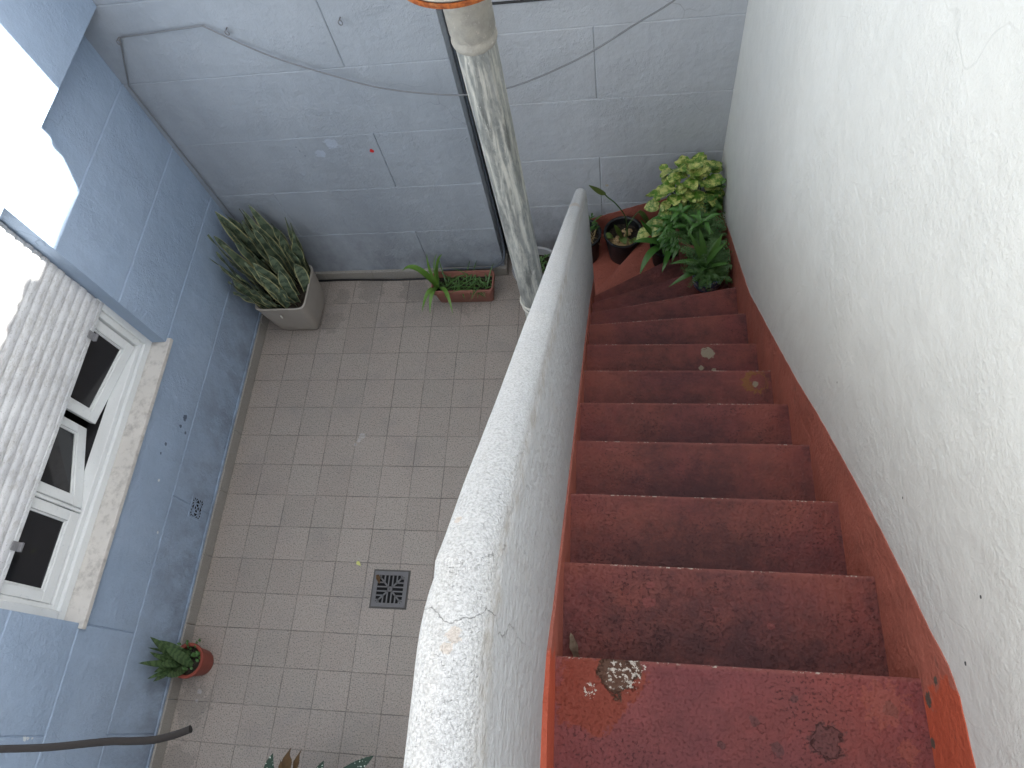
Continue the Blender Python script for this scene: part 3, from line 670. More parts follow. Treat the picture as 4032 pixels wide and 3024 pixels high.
# ------------------------------------------------------------------ parapet between stairs and yard
par = thing('parapet', 'thin rough white parapet with rounded top sloping down beside the stairs', 'parapet', (11.55, -7, 0))
def ztop(y):
    base = 16.36 if y <= -12.35 else 16.36 - .86 * (y + 12.22)
    if -12.6 < y < -12.0:                                   # softened bend
        t = (y + 12.6) / .6; base = 16.36 - .86 * .38 * t * t * .9
    return base + .02 * mnoise.noise(Vector((y * 1.1, 0, 3)))
mb = MB(); ys = [-21.9] + [-15 + .25 * k for k in range(9)] + [-12.7 + .1 * k for k in range(10)] + [-11.6 + .25 * k for k in range(41)]
ys = [y for y in ys if y < -1.42]
prof = []; vs = []; fs = []; uvs = []
def pstation(y, zt, halfk=1.0):
    xo, xi = 11.36, XL(y) + .0
    xi = min(max(xi, 11.66), 11.80) - .06; w_ = (xi - xo); r = w_ / 2
    xc = (xo + xi) / 2; out = []
    out.append((xo - .0, y, 0.0, -zt * U)); out.append((xo, y, zt - r * 1.6, -(r * 1.9) * U))
    for k in range(11):
        t = math.pi - math.pi * k / 10
        wob = 1 + .03 * mnoise.noise(Vector((y * 2, t * 2, 1)))
        out.append((xc + r * math.cos(t) * wob, y, zt - r + r * math.sin(t) * wob, r * (math.pi / 2 - t) * U))
    out.append((xi + .012, y, zt - r * 1.7, (r * 1.95) * U)); out.append((xi + .03, y, zt - 1.6, 1.7 * U)); out.append((xi + .035, y, 0.0, zt * U))
    return out
st = [pstation(y, ztop(y)) for y in ys]
# rounded nose at the lower end
ye, ze = -1.42, ztop(-1.42)
for k in range(1, 9):
    t = k / 8 * math.pi / 2
    st.append(pstation(ye + .24 * math.sin(t), ze - .2 * math.sin(t) - .32 * (1 - math.cos(t)), 1))
n = len(st[0])
for s_ in st: vs += [p[:3] for p in s_]
for i in range(len(st) - 1):
    for k in range(n - 1):
        a, b, c, d = i * n + k, i * n + k + 1, (i + 1) * n + k + 1, (i + 1) * n + k
        fs.append((a, b, c, d)); uvs.append([(st[i][k][1] * U, st[i][k][3]), (st[i][k + 1][1] * U, st[i][k + 1][3]), (st[i + 1][k + 1][1] * U, st[i + 1][k + 1][3]), (st[i + 1][k][1] * U, st[i + 1][k][3])])
last = (len(st) - 1) * n
fs.append(tuple(range(last, last + n))); uvs.append([(0, .1)] * n)
mb.add(vs, fs, uvs); mb.build('wall', 'parapet', par, angle=60)
# red skirting on the stair side
nl2 = [(-21.8, 13.3), (-13.3, 13.28), (-12.7, 13.3), (-12.24, 13.13), (-11.51, 12.46), (-10.42, 11.45), (-8.37, 9.57), (-6.11, 7.49), (-3.32, 4.93), (-1.9, 3.62), (-1.25, 3.0)]
band(nl2, lambda a, b, d: (max(XL(a), 11.645) - .012 + d, a, b), 'orange', par, lambda y: 0, name='painted_skirting', th=.012, lip=-.1)

# ------------------------------------------------------------------ galvanised flue
fl = thing('flue_pipe', 'galvanised metal flue pipe with rust-edged round cap rising beside the parapet', 'pipe', (10.17, -3.0, 0))
def axis(z): return 10.20 - .05 * (z - 5) / 8
m = MB(); zz = [0, 4.80]; m.lathe([(.325, 0), (.325, 4.78)], (axis(4), -3.0), 40)
m.build('lower_pipe', 'galv', fl)
m = MB(); prof = [(.32, 4.75), (.33, 4.8)] + [(.33 + .012 * k / 8, 4.8 + k * .98) for k in range(1, 8)] + [(.342, 12.64)]
n_ = 48; vs = []; fs = []
for r, z in prof:
    for k in range(n_):
        t = 2 * math.pi * k / n_; seam = .022 if k in (41, 42) else 0
        vs.append((axis(z) + (r + seam) * math.cos(t), -3.0 + (r + seam) * math.sin(t), z))
for i in range(len(prof) - 1):
    for k in range(n_): fs.append((i * n_ + k, i * n_ + (k + 1) % n_, (i + 1) * n_ + (k + 1) % n_, (i + 1) * n_ + k))
m.add(vs, fs); m.build('pipe', 'galv', fl, angle=30)
m = MB(); m.lathe([(.36, 12.55), (.37, 12.58), (.382, 12.63), (.37, 12.68), (.357, 12.72), (.36, 12.76), (.378, 12.80), (.38, 13.28), (.392, 13.31), (.392, 13.36), (.38, 13.39), (.36, 13.5), (.36, 13.84)], (10.15, -3.0), 48)
m.build('collar', 'oldgalv', fl, angle=50)
for z, r in ((4.78, .372), (4.52, .35)):
    m = MB(); m.lathe([(r - .03, z - .04), (r, z - .035), (r + .01, z), (r, z + .035), (r - .03, z + .04)], (axis(z), -3.0), 40); m.build('clamp_ring', 'pebble', fl)
m = MB(); m.lathe([(.0001, 13.74), (.38, 13.70), (.55, 13.70), (.86, 13.72), (.93, 13.76), (.955, 13.80), (.93, 13.83), (.86, 13.80), (.80, 13.79), (.6, 13.87), (.3, 13.93), (.0001, 13.95)], (10.15, -3.0), 64)
cap = m.build('cap', 'oldgalv', fl, angle=50)
m = MB(); m.lathe([(.86, 13.68), (.93, 13.675), (.975, 13.70), (.985, 13.745), (.97, 13.775), (.945, 13.77)], (10.15, -3.0), 64); m.build('rusty_rim', 'rust', cap)
cap.location.z += .15 * U

# ------------------------------------------------------------------ pipes and cables
m = MB(); m.tube([(8.66, 1.70, .42), (8.66, 1.70, 16.5)], .17, 18)
tag(m.build('drain_pipe', 'darkpipe'), 'black plastic pipe standing in the corner where the back wall steps back', 'pipe')
def smooth_pts(pts, n=8):
    pts = [Vector(p) for p in pts]; out = []
    for i in range(len(pts) - 1):
        p0, p1, p2, p3 = pts[max(i - 1, 0)], pts[i], pts[i + 1], pts[min(i + 2, len(pts) - 1)]
        for k in range(n):
            t = k / n
            out.append(.5 * ((2 * p1) + (p2 - p0) * t + (2 * p0 - 5 * p1 + 4 * p2 - p3) * t * t + (3 * p1 - p0 - 3 * p2 + p3) * t ** 3))
    out.append(pts[-1]); return out
m = MB(); m.tube(smooth_pts([(8.50, 1.55, 11), (8.50, 1.5, 6), (8.52, 1.4, 3), (8.56, 1.25, 1.6), (8.52, 1.06, .95), (8.25, .98, .6), (7.8, .97, .52), (7.0, .975, .5), (6.3, .97, .48)], 10), .035, 8)
tag(m.build('conduit', simple('blue_grey_conduit', (0.11, 0.13, 0.16), 0.5)), 'thin grey conduit curving round the bottom corner of the back wall', 'cable')
m = MB(); m.tube(smooth_pts([(6.4, .94, .1), (5.6, .93, .035), (4.4, .92, .03), (3.3, .95, .04), (2.5, .96, .06), (1.5, .95, .05)], 8), .032, 8)
tag(m.build('black_cable', 'black'), 'black cable lying along the foot of the back wall', 'cable')
m = MB(); m.tube([(.9, 1.88, 9.63), (.91, 1.88, 9.63)], .01, 6)
wire_pts = [(.16, 1.04, .5), (.14, 1.04, 4.5), (.08, 1.04, 8.87)]
m = MB(); m.tube(smooth_pts(wire_pts, 6), .022, 6)
m.tube([(.08, 1.04, 8.87), (.78, 1.03, 10.22), (.8, 1.03, 10.24), (2.99, 1.03, 10.35)], .02, 6)
cat = [(2.99, 1.02, 10.35), (4.2, .95, 9.5), (5.48, .9, 8.87), (6.6, .85, 8.42), (7.83, .8, 8.17), (8.78, .8, 8.06), (9.7, .85, 8.12), (10.6, .95, 8.33), (11.7, 1.1, 8.72), (12.8, 1.3, 9.25), (13.75, 1.5, 9.7), (15.2, 1.85, 10.75)]
m.tube(smooth_pts(cat, 6), .02, 6)
tag(m.build('wire', 'wire'), 'thin grey wire sagging across the back wall from a hook', 'wire')
m = MB(); m.tube([(8.8, 1.87, 9.64), (11.5, 1.87, 9.62), (15.2, 1.87, 9.66)], .028, 6)
tag(m.build('thin_black_cable', 'black'), 'straight black cable high on the back wall right of the flue', 'cable')
m = MB(); m.tube(smooth_pts([(.74, -13.95, 11.5), (2.5, -13.85, 11.8), (4.68, -13.61, 12), (5.33, -13.55, 12), (5.95, -13.49, 12), (6.65, -13.385, 12), (6.95, -13.36, 12), (7.22, -13.33, 12), (7.46, -13.265, 12), (7.65, -13.19, 12)], 6), .042, 12)
tag(m.build('hose', 'hose'), 'dark rubber hose end sticking out over the yard from the lower left', 'hose')

# ------------------------------------------------------------------ floor drain
dr = thing('floor_drain', 'square grey cast-iron floor drain grate in the tiled floor', 'drain', (5.78, -9.72, 0))
x0, x1, y0, y1 = 5.28, 6.29, -10.23, -9.23; cx, cy = (x0 + x1) / 2, (y0 + y1) / 2; z0, z1 = .012, .035
m = MB(); m.box((x0 + .03, y0 + .03, .003), (x1 - .03, y1 - .03, .010)); m.build('pit', 'hole', dr, smooth=False)
m = MB(); m.box((x0 - .05, y0 - .05, .001), (x1 + .05, y1 + .05, .006)); m.build('seat', simple('dark_mortar', (0.09, 0.085, 0.08), 0.9), dr, smooth=False)
m = MB(); e = .11
for a, b in (((x0, y0), (x1, y0 + e)), ((x0, y1 - e), (x1, y1)), ((x0, y0 + e), (x0 + e, y1 - e)), ((x1 - e, y0 + e), (x1, y1 - e))): m.box((*a, z0 - .01), (*b, z1))
h = (x1 - x0) / 2 - e
def bar(a, b, w_=.019): 
    a, b = Vector((*a, z1 - .012)), Vector((*b, z1 - .012)); d = (b - a) / 2; nn = Vector((-d.y, d.x, 0)).normalized() * w_
    m.obox((a + b) / 2, d, nn, (0, 0, .008))
for sx in (-1, 1):
    for sy in (-1, 1): bar((cx, cy), (cx + sx * h * 1.02, cy + sy * h * 1.02), .022)
for k in (-2.5, -1.5, -.5, .5, 1.5, 2.5):
    o_ = k * h / 3.3 if abs(k) > .6 else 0
    o_ = k * h / 3.25
    for s_ in (-1, 1):
        bar((cx + o_, cy + s_ * max(abs(o_), .06)), (cx + o_, cy + s_ * h)); bar((cx + s_ * max(abs(o_), .06), cy + o_), (cx + s_ * h, cy + o_))
m.lathe([(.03, z1 - .02), (.075, z1 - .02), (.075, z1 + .004), (.03, z1 + .004)], (cx, cy), 20)
m.build('grate', 'iron', dr, smooth=False)

# ------------------------------------------------------------------ litter
m = MB(); m.leaf((4.66, -8.98, .03), (4.72, -9.03, .07), (4.8, -9.1, .03), .055, wide=(.7, .7, 0), seg=5, prof='heart')
tag(m.build('fallen_petal', 'yellowleaf'), 'small pale yellow petal on the tiles left of the drain', 'petal')
m = MB(); m.leaf((11.98, -12.2, 11.79), (11.94, -12.08, 11.9), (11.90, -11.93, 11.8), .05, wide=(1, 0, .4), seg=8, prof='lance', wave=.3)
tag(m.build('dry_leaf', 'dryleaf'), 'curled dry grey leaf in the left corner of the first step down', 'leaf')
m = MB(); m.leaf((5.35, -9.35, .05), (5.42, -9.42, .12), (5.46, -9.6, .05), .06, seg=6, wave=.3)
tag(m.build('dry_leaf', 'wither'), 'crumpled brown leaf caught on the top left corner of the drain', 'leaf')

# ------------------------------------------------------------------ potted plants
def pot(parent, c, z0, z1, r0, r1, mat, soilz=None, rim=.04, n=44, sq=None, lip=.05, name='pot'):
    m = MB(); th = .05; dz = z1 - z0
    prof = [(.001, z0 + .005), (r0 * .96, z0), (r0, z0 + .04), (r0 + (r1 - r0) * .5, z0 + dz * .5), (r1, z1 - lip * 1.6), (r1 + rim * .9, z1 - lip * 1.5), (r1 + rim, z1 - .02), (r1 + rim - .015, z1), (r1 + rim * .3 - .02, z1), (r1 - th, z1 - .03), (r1 - th - .01, z1 - .35 * dz), (r1 - th - .03, z1 - .42 * dz)]
    m.lathe(prof, c, n, sq); p = m.build(name, mat, parent, angle=50)
    sz = soilz if soilz is not None else z1 - .22
    m = MB(); vs = [(c[0], c[1], sz)]; fs = []; rings = 5; rs = (r1 - th * .8)
    for i in range(1, rings + 1):
        for k in range(n):
            t = 2 * math.pi * k / n; q = 1.0 if not sq else (abs(math.cos(t)) ** sq + abs(math.sin(t)) ** sq) ** (-1.0 / sq)
            x, y = c[0] + rs * i / rings * q * math.cos(t), c[1] + rs * i / rings * q * math.sin(t)
            vs.append((x, y, sz + .06 * mnoise.noise(Vector((x * 6, y * 6, 0)))))
    for k in range(n): fs.append((0, 1 + k, 1 + (k + 1) % n))
    for i in range(rings - 1):
        for k in range(n): fs.append((1 + i * n + k, 1 + (i + 1) * n + k, 1 + (i + 1) * n + (k + 1) % n, 1 + i * n + (k + 1) % n))
    m.add(vs, fs); m.build('soil', 'soil', parent)
    return p
V = Vector
# --- big square planter with snake plant
pc = (1.33, -.42)
pl = thing('snake_plant', 'large snake plant with yellow-edged leaves in a square taupe planter', 'potted plant', (*pc, 0))
m = MB()
prof = [(.001, .005), (.56, 0), (.66, .06), (.73, .25), (.79, .7), (.83, 1.2), (.865, 1.66), (.875, 1.66), (.885, 1.75), (.86, 1.765), (.83, 1.76), (.81, 1.7), (.80, 1.5)]
m.lathe(prof, pc, 88, 9)
pp = m.build('planter', 'taupe', pl, angle=50)
m = MB(); m.box((pc[0] - .74, pc[1] - .74, 1.46), (pc[0] + .74, pc[1] + .74, 1.52)); m.build('soil', 'soil', pl)
m = MB(); m.tube([(pc[0] - .08, pc[1] - .9, 1.28), (pc[0] - .08, pc[1] - .9, 1.42)], .03, 8); m.build('drain_plug', 'pebble', pp)
m = MB()
tips = [((.22, .45, 4.75), 1.0), ((.05, -.35, 4.45), 1.0), ((.02, -.85, 4.05), .95), ((.35, .62, 4.2), .8), ((.75, .75, 4.35), .9), ((1.1, .8, 4.5), .8), ((.7, .5, 4.1), 1),
        ((2.05, .75, 3.9), .75), ((1.55, .6, 3.9), 1), ((1.9, .55, 3.5), 1.05), ((2.2, .4, 3.35), 1), ((1.2, .2, 4.0), 1.1), ((.95, -.1, 3.9), 1.1), ((.55, .0, 4.0), 1),
        ((.3, -.3, 3.8), 1), ((.15, -.75, 3.6), 1), ((.5, -.7, 3.5), 1.1), ((1.0, -.5, 3.5), 1.15), ((1.5, -.2, 3.6), 1.1), ((1.8, .1, 3.4), 1.1), ((.3, -1.0, 3.3), .9), ((.8, -1.0, 3.0), 1),
        ((1.35, -.9, 3.1), 1.0), ((1.7, -.6, 3.0), 1.0), ((.45, .3, 4.4), .9), ((.9, .35, 4.3), 1), ((.25, -.6, 4.1), 1), ((1.3, .5, 4.1), .9), ((.15, -.05, 4.1), .9), ((2.0, -.2, 2.9), .9), ((.2, -1.15, 2.9), .8), ((1.0, .9, 4.0), .8)]
for (tx, ty, tz), kw in tips + [((x + rnd.uniform(-.2, .25), y + rnd.uniform(-.2, .2), z - rnd.uniform(0, .5)), k * rnd.uniform(.7, 1)) for (x, y, z), k in tips[2:26]]:
    f = .62; tx += rnd.uniform(-.12, .12); tz += rnd.uniform(-.2, .12); ty += rnd.uniform(-.1, .1); tx = max(tx, .0)
    bx = pc[0] + (tx - .95) * f + rnd.uniform(-.12, .12); by = pc[1] + (ty + .1) * .85 + rnd.uniform(-.1, .1)
    bx = min(max(bx, pc[0] - .68), pc[0] + .68); by = min(max(by, pc[1] - .66), pc[1] + .68)
    P0 = V((bx, by, 1.45)); P2 = V((tx, ty, tz)); mid = (P0 + P2) / 2 + V((rnd.uniform(-.1, .25), rnd.uniform(-.15, .15), rnd.uniform(.1, .35)))
    a = rnd.uniform(-1.2, .8); m.leaf(P0, mid, P2, .19 * kw * rnd.uniform(.75, 1.2), wide=(math.cos(a), math.sin(a), 0), seg=16, prof='sword', fold=.32, wave=.2)
for P0, P1, P2 in (((.75, -1.0, 1.5), (.9, -1.05, 2.1), (1.5, -.95, 2.0)), ((1.0, -.95, 1.5), (1.25, -1.0, 2.05), (1.45, -.98, 1.6)), ((.6, -.9, 1.5), (.45, -1.0, 1.9), (.8, -1.05, 1.95))):
    m.leaf(P0, P1, P2, .09, seg=8, prof='sword', fold=.4)
m.build('leaves', 'sans', pl, angle=80)
# --- small red pot with banded snake plant
pc = (.50, -12.0)
pl = thing('snake_plant', 'small banded snake plant in a round red-brown pot against the blue wall', 'potted plant', (*pc, 0))
pot(pl, pc, 0, .82, .35, .43, 'terra2', .66)
m = MB()
for tx, ty, tz, w_ in ((.12, -12.2, 2.35, .12), (.25, -11.55, 2.35, .13), (.1, -11.6, 1.9, .12), (.15, -12.55, 1.85, .08), (.2, -12.6, 1.65, .13), (.12, -11.9, 2.0, .1), (.3, -11.95, 1.7, .16), (.32, -12.2, 1.75, .14),
                       (.4, -12.45, 1.45, .13), (.35, -11.75, 1.75, .15), (.2, -12.0, 1.9, .13), (.5, -12.3, 1.3, .11), (.1, -11.8, 2.1, .06), (.22, -12.38, 1.75, .12)):
    P0 = V((pc[0] + rnd.uniform(-.15, .12), pc[1] + rnd.uniform(-.2, .2), .65)); P2 = V((tx, ty, tz))
    a = rnd.uniform(1.0, 2.2); m.leaf(P0, (P0 + P2) / 2 + V((.02, rnd.uniform(-.05, .05), .12)), P2, w_ * .95, wide=(math.cos(a), math.sin(a), 0), seg=12, prof='lance', fold=.35)
m.build('leaves', 'sans2', pl, angle=80)
m = MB()
for k in range(46):
    a = rnd.uniform(0, 6.28); r = rnd.uniform(.15, .42); base = V((pc[0] + r * math.cos(a), pc[1] + r * math.sin(a), .68 + rnd.uniform(0, .12)))
    if base.y < pc[1] and rnd.random() < .5: continue
    if rnd.random() < .35: base += V((.05, .18, .08))
    d = V((rnd.uniform(-1, 1), rnd.uniform(-.6, 1), rnd.uniform(.1, .6))).normalized() * rnd.uniform(.08, .15)
    m.leaf(base, base + d * .5 + V((0, 0, .03)), base + d, .04, seg=4, prof='heart')
m.build('weeds', 'weed', pl, angle=80)
# --- long terracotta trough
tr = thing('window_box', 'long terracotta trough of grassy plants at the foot of the back wall', 'potted plant', (7.15, .2, 0))
m = MB(); X0, X1, Y0, Y1 = 6.1, 8.22, -.2, .62
def rr(x0, x1, y0, y1, r, z, n=6):
    out = []
    for (cx_, cy_, a0) in ((x1 - r, y1 - r, 0), (x0 + r, y1 - r, 90), (x0 + r, y0 + r, 180), (x1 - r, y0 + r, 270)):
        for k in range(n + 1):
            t = R(a0 + 90 * k / n); out.append((cx_ + r * math.cos(t), cy_ + r * math.sin(t), z))
    return out
def loft(m, rings, capb=True):
    n = len(rings[0]); vs = [p for r in rings for p in r]; fs = []
    for i in range(len(rings) - 1):
        for k in range(n): fs.append((i * n + k, i * n + (k + 1) % n, (i + 1) * n + (k + 1) % n, (i + 1) * n + k))
    if capb: fs.append(tuple(reversed(range(n))))
    m.add(vs, fs)
g = lambda d, z, r=.14: rr(X0 + d, X1 - d, Y0 + d, Y1 - d, max(r - d * .3, .05), z)
loft(m, [g(.16, 0), g(.12, .04), g(.06, .62), g(.055, .70), g(0, .70), g(-.005, .88), g(.01, .90), g(.04, .90), g(.06, .86), g(.07, .76), g(.085, .74), g(.10, .5)])
m.build('trough', 'terra', tr, angle=40)
m = MB(); m.box((X0 + .1, Y0 + .1, .55), (X1 - .1, Y1 - .1, .66)); m.build('soil', 'soil', tr)
m = MB(); B = V((6.28, .12, 1.0))
for P1, P2, w_ in (((-.45, .15, 1.25), (-1.02, .1, .55), .12), ((-.1, -.35, .3), (-.2, -.95, -.45), .085), ((-.2, -.3, .35), (-.5, -.85, -.5), .085), ((.15, .25, .9), (.42, .4, 1.0), .09), ((.05, .1, .9), (.32, .25, 1.25), .05), ((-.2, .2, .5), (-.1, .45, 1.0), .05), ((.5, -.3, .4), (.66, -1.15, -.2), .075)):
    m.leaf(B - V((0, 0, .4)), B + V(P1), B + V(P2), w_, seg=14, prof='strap', fold=.25)
m.build('strap_leaves', 'strap', tr, angle=80)
m = MB()
for k in range(150):
    b = V((rnd.uniform(X0 + .2, X1 - .15), rnd.uniform(Y0 + .15, Y1 - .15), .62)); a = rnd.uniform(0, 6.28); L = rnd.uniform(.15, .55)
    if k < 14: L = rnd.uniform(.7, 1.15)
    d = V((math.cos(a), math.sin(a), rnd.uniform(.1, .8))).normalized() * L
    m.leaf(b, b + d * .5 + V((0, 0, L * .3)), b + d, rnd.uniform(.012, .03), seg=5, prof='strap')
m.build('grass_blades', 'grassy', tr, angle=80)
# --- grey bucket pot behind the flue
bk = thing('potted_weeds', 'round grey plastic pot of dark weeds behind the flue pipe', 'potted plant', (9.68, .45, 0))
pot(bk, (9.68, .4), 0, 1.35, .6, .76, 'greyplastic', 1.0, rim=.03)
m = MB()
for k in range(120):
    a = rnd.uniform(0, 6.28); r = .68 * math.sqrt(rnd.random()); b = V((9.68 + r * math.cos(a), .4 + r * math.sin(a), 1.02)); t = rnd.uniform(0, 6.28)
    d = V((math.cos(t), math.sin(t), rnd.uniform(.2, 1.2))).normalized() * rnd.uniform(.1, .35); m.leaf(b, b + d * .6, b + d, rnd.uniform(.015, .05), seg=4)
m.build('foliage', 'grassy', bk, angle=80)
# --- black pot with a paddle-leaved seedling
pc = (12.48, 1.06)
pd = thing('potted_seedling', 'black pot with tan stones and a single long olive paddle leaf', 'potted plant', (*pc, .95))
pot(pd, pc, .95, 2.12, .46, .58, 'black', 1.82, rim=.035)
m = MB()
for k in range(60):
    a = rnd.uniform(3.4, 5.6); r = rnd.uniform(.12, .46); m.blob((pc[0] + r * math.cos(a), pc[1] + r * math.sin(a), 1.84 + rnd.uniform(0, .03)), rnd.uniform(.04, .09), k, amp=.5)
for k in range(14):
    m.blob((pc[0] + rnd.uniform(.0, .3), pc[1] + rnd.uniform(.0, .3), 1.85), rnd.uniform(.025, .06), k + 90, amp=.5)
m.build('stones', 'tan', pd)
m = MB(); m.tube(smooth_pts([(12.62, 1.05, 1.8), (12.58, 1.0, 2.6), (12.5, .95, 3.1), (12.25, 1.0, 3.55), (12.05, 1.05, 3.75), (11.95, 1.1, 3.85)], 6), [.018] * 31, 6)
m.tube(smooth_pts([(12.55, 1.0, 1.8), (12.6, 1.15, 2.2), (12.85, 1.3, 2.6), (13.0, 1.35, 2.75)], 5), .015, 6); m.build('stem', 'twig' if False else 'weed', pd)
m = MB(); m.leaf((11.98, 1.09, 3.82), (11.75, 1.15, 4.05), (11.5, 1.15, 4.22), .13, wide=(.5, -.2, .8), seg=10, prof='heart', fold=.2)
m.leaf((12.95, 1.3, 2.75), (13.15, 1.25, 2.6), (13.3, 1.15, 2.1), .11, seg=8, prof='lance'); m.leaf((12.5, .95, 1.85), (12.35, .9, 2.2), (12.2, 1.05, 2.5), .11, seg=8)
m.leaf((12.45, 1.0, 1.9), (12.45, .8, 2.15), (12.55, .65, 2.0), .13, seg=8); m.leaf((12.15, .95, 2.0), (12.0, .92, 2.15), (11.85, .95, 2.05), .12, seg=6)
m.leaf((12.7, .9, 1.9), (12.8, .75, 2.15), (12.95, .75, 2.0), .08, seg=6); m.leaf((12.7, .9, 1.9), (12.68, .7, 2.15), (12.72, .6, 2.1), .07, seg=6)
m.build('leaves', 'paddle', pd, angle=80)
# --- black pot with dry stalks
pc = (11.22, 1.06)
dp = thing('potted_dry_plant', 'black pot of dry straw stalks half hidden by the foot of the parapet', 'potted plant', (*pc, .95))
pot(dp, pc, .95, 2.12, .46, .56, 'black', 1.75, rim=.03)
m = MB()
for k in range(26):
    a = rnd.uniform(0, 6.28); b = V((pc[0] + rnd.uniform(.1, .35), pc[1] + rnd.uniform(-.2, .25), 1.72)); d = V((math.cos(a) * .5, math.sin(a) * .5, rnd.uniform(.1, .9))) * rnd.uniform(.3, .75)
    m.tube([b, b + d * .5 + V((0, 0, .08)), b + d], [.012, .01, .004], 5)
m.build('stalks', 'twig', dp)
m = MB()
for k in range(14):
    b = V((pc[0] + rnd.uniform(.15, .4), pc[1] + rnd.uniform(.1, .35), 1.9 + rnd.uniform(0, .8))); d = V((rnd.uniform(-.2, .3), rnd.uniform(-.1, .2), rnd.uniform(-.05, .2)))
    m.leaf(b, b + d * .5 + V((0, 0, .05)), b + d, .03, seg=4)
m.build('leaves', 'weed', dp, angle=80)
# --- pothos in the corner
pc = (14.45, 1.12)
po = thing('pothos', 'bushy variegated yellow-green pothos in the corner at the foot of the stairs', 'potted plant', (*pc, 1.85))
pot(po, pc, 1.85, 3.1, .5, .64, 'black', 2.9)
m = MB(); C0 = V((14.25, .85, 3.85))
for k in range(150):
    a = rnd.uniform(0, 6.28); ph = rnd.uniform(-.25, 1.45)
    d = V((math.cos(a) * math.cos(ph), math.sin(a) * math.cos(ph), math.sin(ph)))
    if d.y > .55: continue
    rx, ry, rz = .84, .75, 1.2
    p = C0 + V((d.x * rx, d.y * ry, d.z * rz)) * rnd.uniform(.8, 1.03)
    if p.x > 15.12: p.x = 15.12
    if p.y > 1.75: p.y = 1.75
    out = (V((d.x, d.y, d.z * .5)) + V((rnd.uniform(-.6, .6), rnd.uniform(-.6, .4), -.35))).normalized()
    L = rnd.uniform(.24, .50); P2 = p + out * L
    P2.x = min(P2.x, 15.2)
    sd = out.cross(V((d.x, d.y, d.z + .4))).normalized()
    m.leaf(p, p + out * L * .5 + V(d) * .08, P2, L * rnd.uniform(.36, .46), wide=sd, seg=7, prof='heart', fold=.12, wave=.08)
for k in range(9):
    p = V((13.25 + rnd.uniform(-.05, .6), .5 + rnd.uniform(-.2, .3), 2.9 + rnd.uniform(-.1, .5))); d = V((rnd.uniform(-.6, .3), -.3, -.3)).normalized() * .5
    m.leaf(p, p + d * .5 + V((0, 0, .08)), p + d, .19, seg=7, prof='heart', fold=.12)
m.build('leaves', 'pothos', po, angle=80)
m = MB()
for k in range(16):
    a = rnd.uniform(0, 6.28); m.tube(smooth_pts([(pc[0], pc[1], 2.9), (pc[0] + .3 * math.cos(a), pc[1] - .2 + .3 * math.sin(a), 3.6), (C0.x + .7 * math.cos(a), C0.y + .5 * math.sin(a), 4.2 + rnd.uniform(-.3, .6))], 4), .018, 5)
m.build('stems', 'weed', po)
# --- small-leaved sprig against the right wall, in the pothos' corner
sg = thing('small_leaved_shrub', 'dark small-leaved shrub in a slim black pot squeezed into the right corner', 'potted plant', (14.95, .35, 1.85))
pot(sg, (14.9, .55), 1.85, 2.7, .24, .3, 'black', 2.6)
m = MB(); ml = MB()
for k in range(9):
    a = rnd.uniform(-.5, .5); top = V((15.0 + rnd.uniform(-.3, .17), .5 + rnd.uniform(-.4, .5), 4.2 + rnd.uniform(-.3, .75)))
    pts = smooth_pts([(14.9, .55, 2.6), (14.95 + a * .2, .5, 3.4), top], 7); m.tube(pts, .012, 5)
    for p in pts[5:]:
        for q in range(3):
            d = V((rnd.uniform(-1, .6), rnd.uniform(-1, .8), rnd.uniform(-.2, .7))).normalized() * rnd.uniform(.12, .2); p2 = p + d; p2.x = min(p2.x, 15.23); ml.leaf(p, p + d * .5 + V((0, 0, .02)), p2, .045, seg=4)
m.build('stems', 'weed', sg); ml.build('leaves', 'mid_leaf', sg, angle=80)
# --- glossy lily in a black pot on the winder step
pc = (13.72, .1)
ll = thing('lily_plant', 'glossy lance-leaved lily in a dark pot on the lowest winder step', 'potted plant', (*pc, 1.85))
pot(ll, pc, 1.85, 2.72, .36, .44, 'black', 2.5, rim=.03)
m = MB(); ms = MB()
for sx, sy, top, nn in ((0, 0, (14.0, -.35, 4.75), 34), (.1, -.05, (14.35, -.75, 4.6), 30), (-.12, .05, (13.75, .0, 4.1), 22), (.15, .05, (14.1, -.8, 4.1), 26), (.1, -.1, (14.6, -.9, 5.0), 24), (0, .1, (14.2, -.3, 4.4), 24)):
    pts = smooth_pts([(pc[0] + sx, pc[1] + sy, 2.5), ((pc[0] + sx + top[0]) / 2, (pc[1] + sy + top[1]) / 2 + .05, (2.5 + top[2]) / 2), top], 10)
    ms.tube(pts, .022, 6)
    for k in range(nn):
        p = pts[min(len(pts) - 1, int(4 + (len(pts) - 5) * k / nn))]; a = k * 2.4 + rnd.uniform(-.3, .3)
        L = rnd.uniform(.32, .58); up = .45 if k > nn * .7 else .1
        d = V((math.cos(a), math.sin(a), up)).normalized() * L; m.leaf(p, p + d * .55 + V((0, 0, .13)), p + d + V((0, 0, -.14)), rnd.uniform(.045, .065), seg=8, fold=.3)
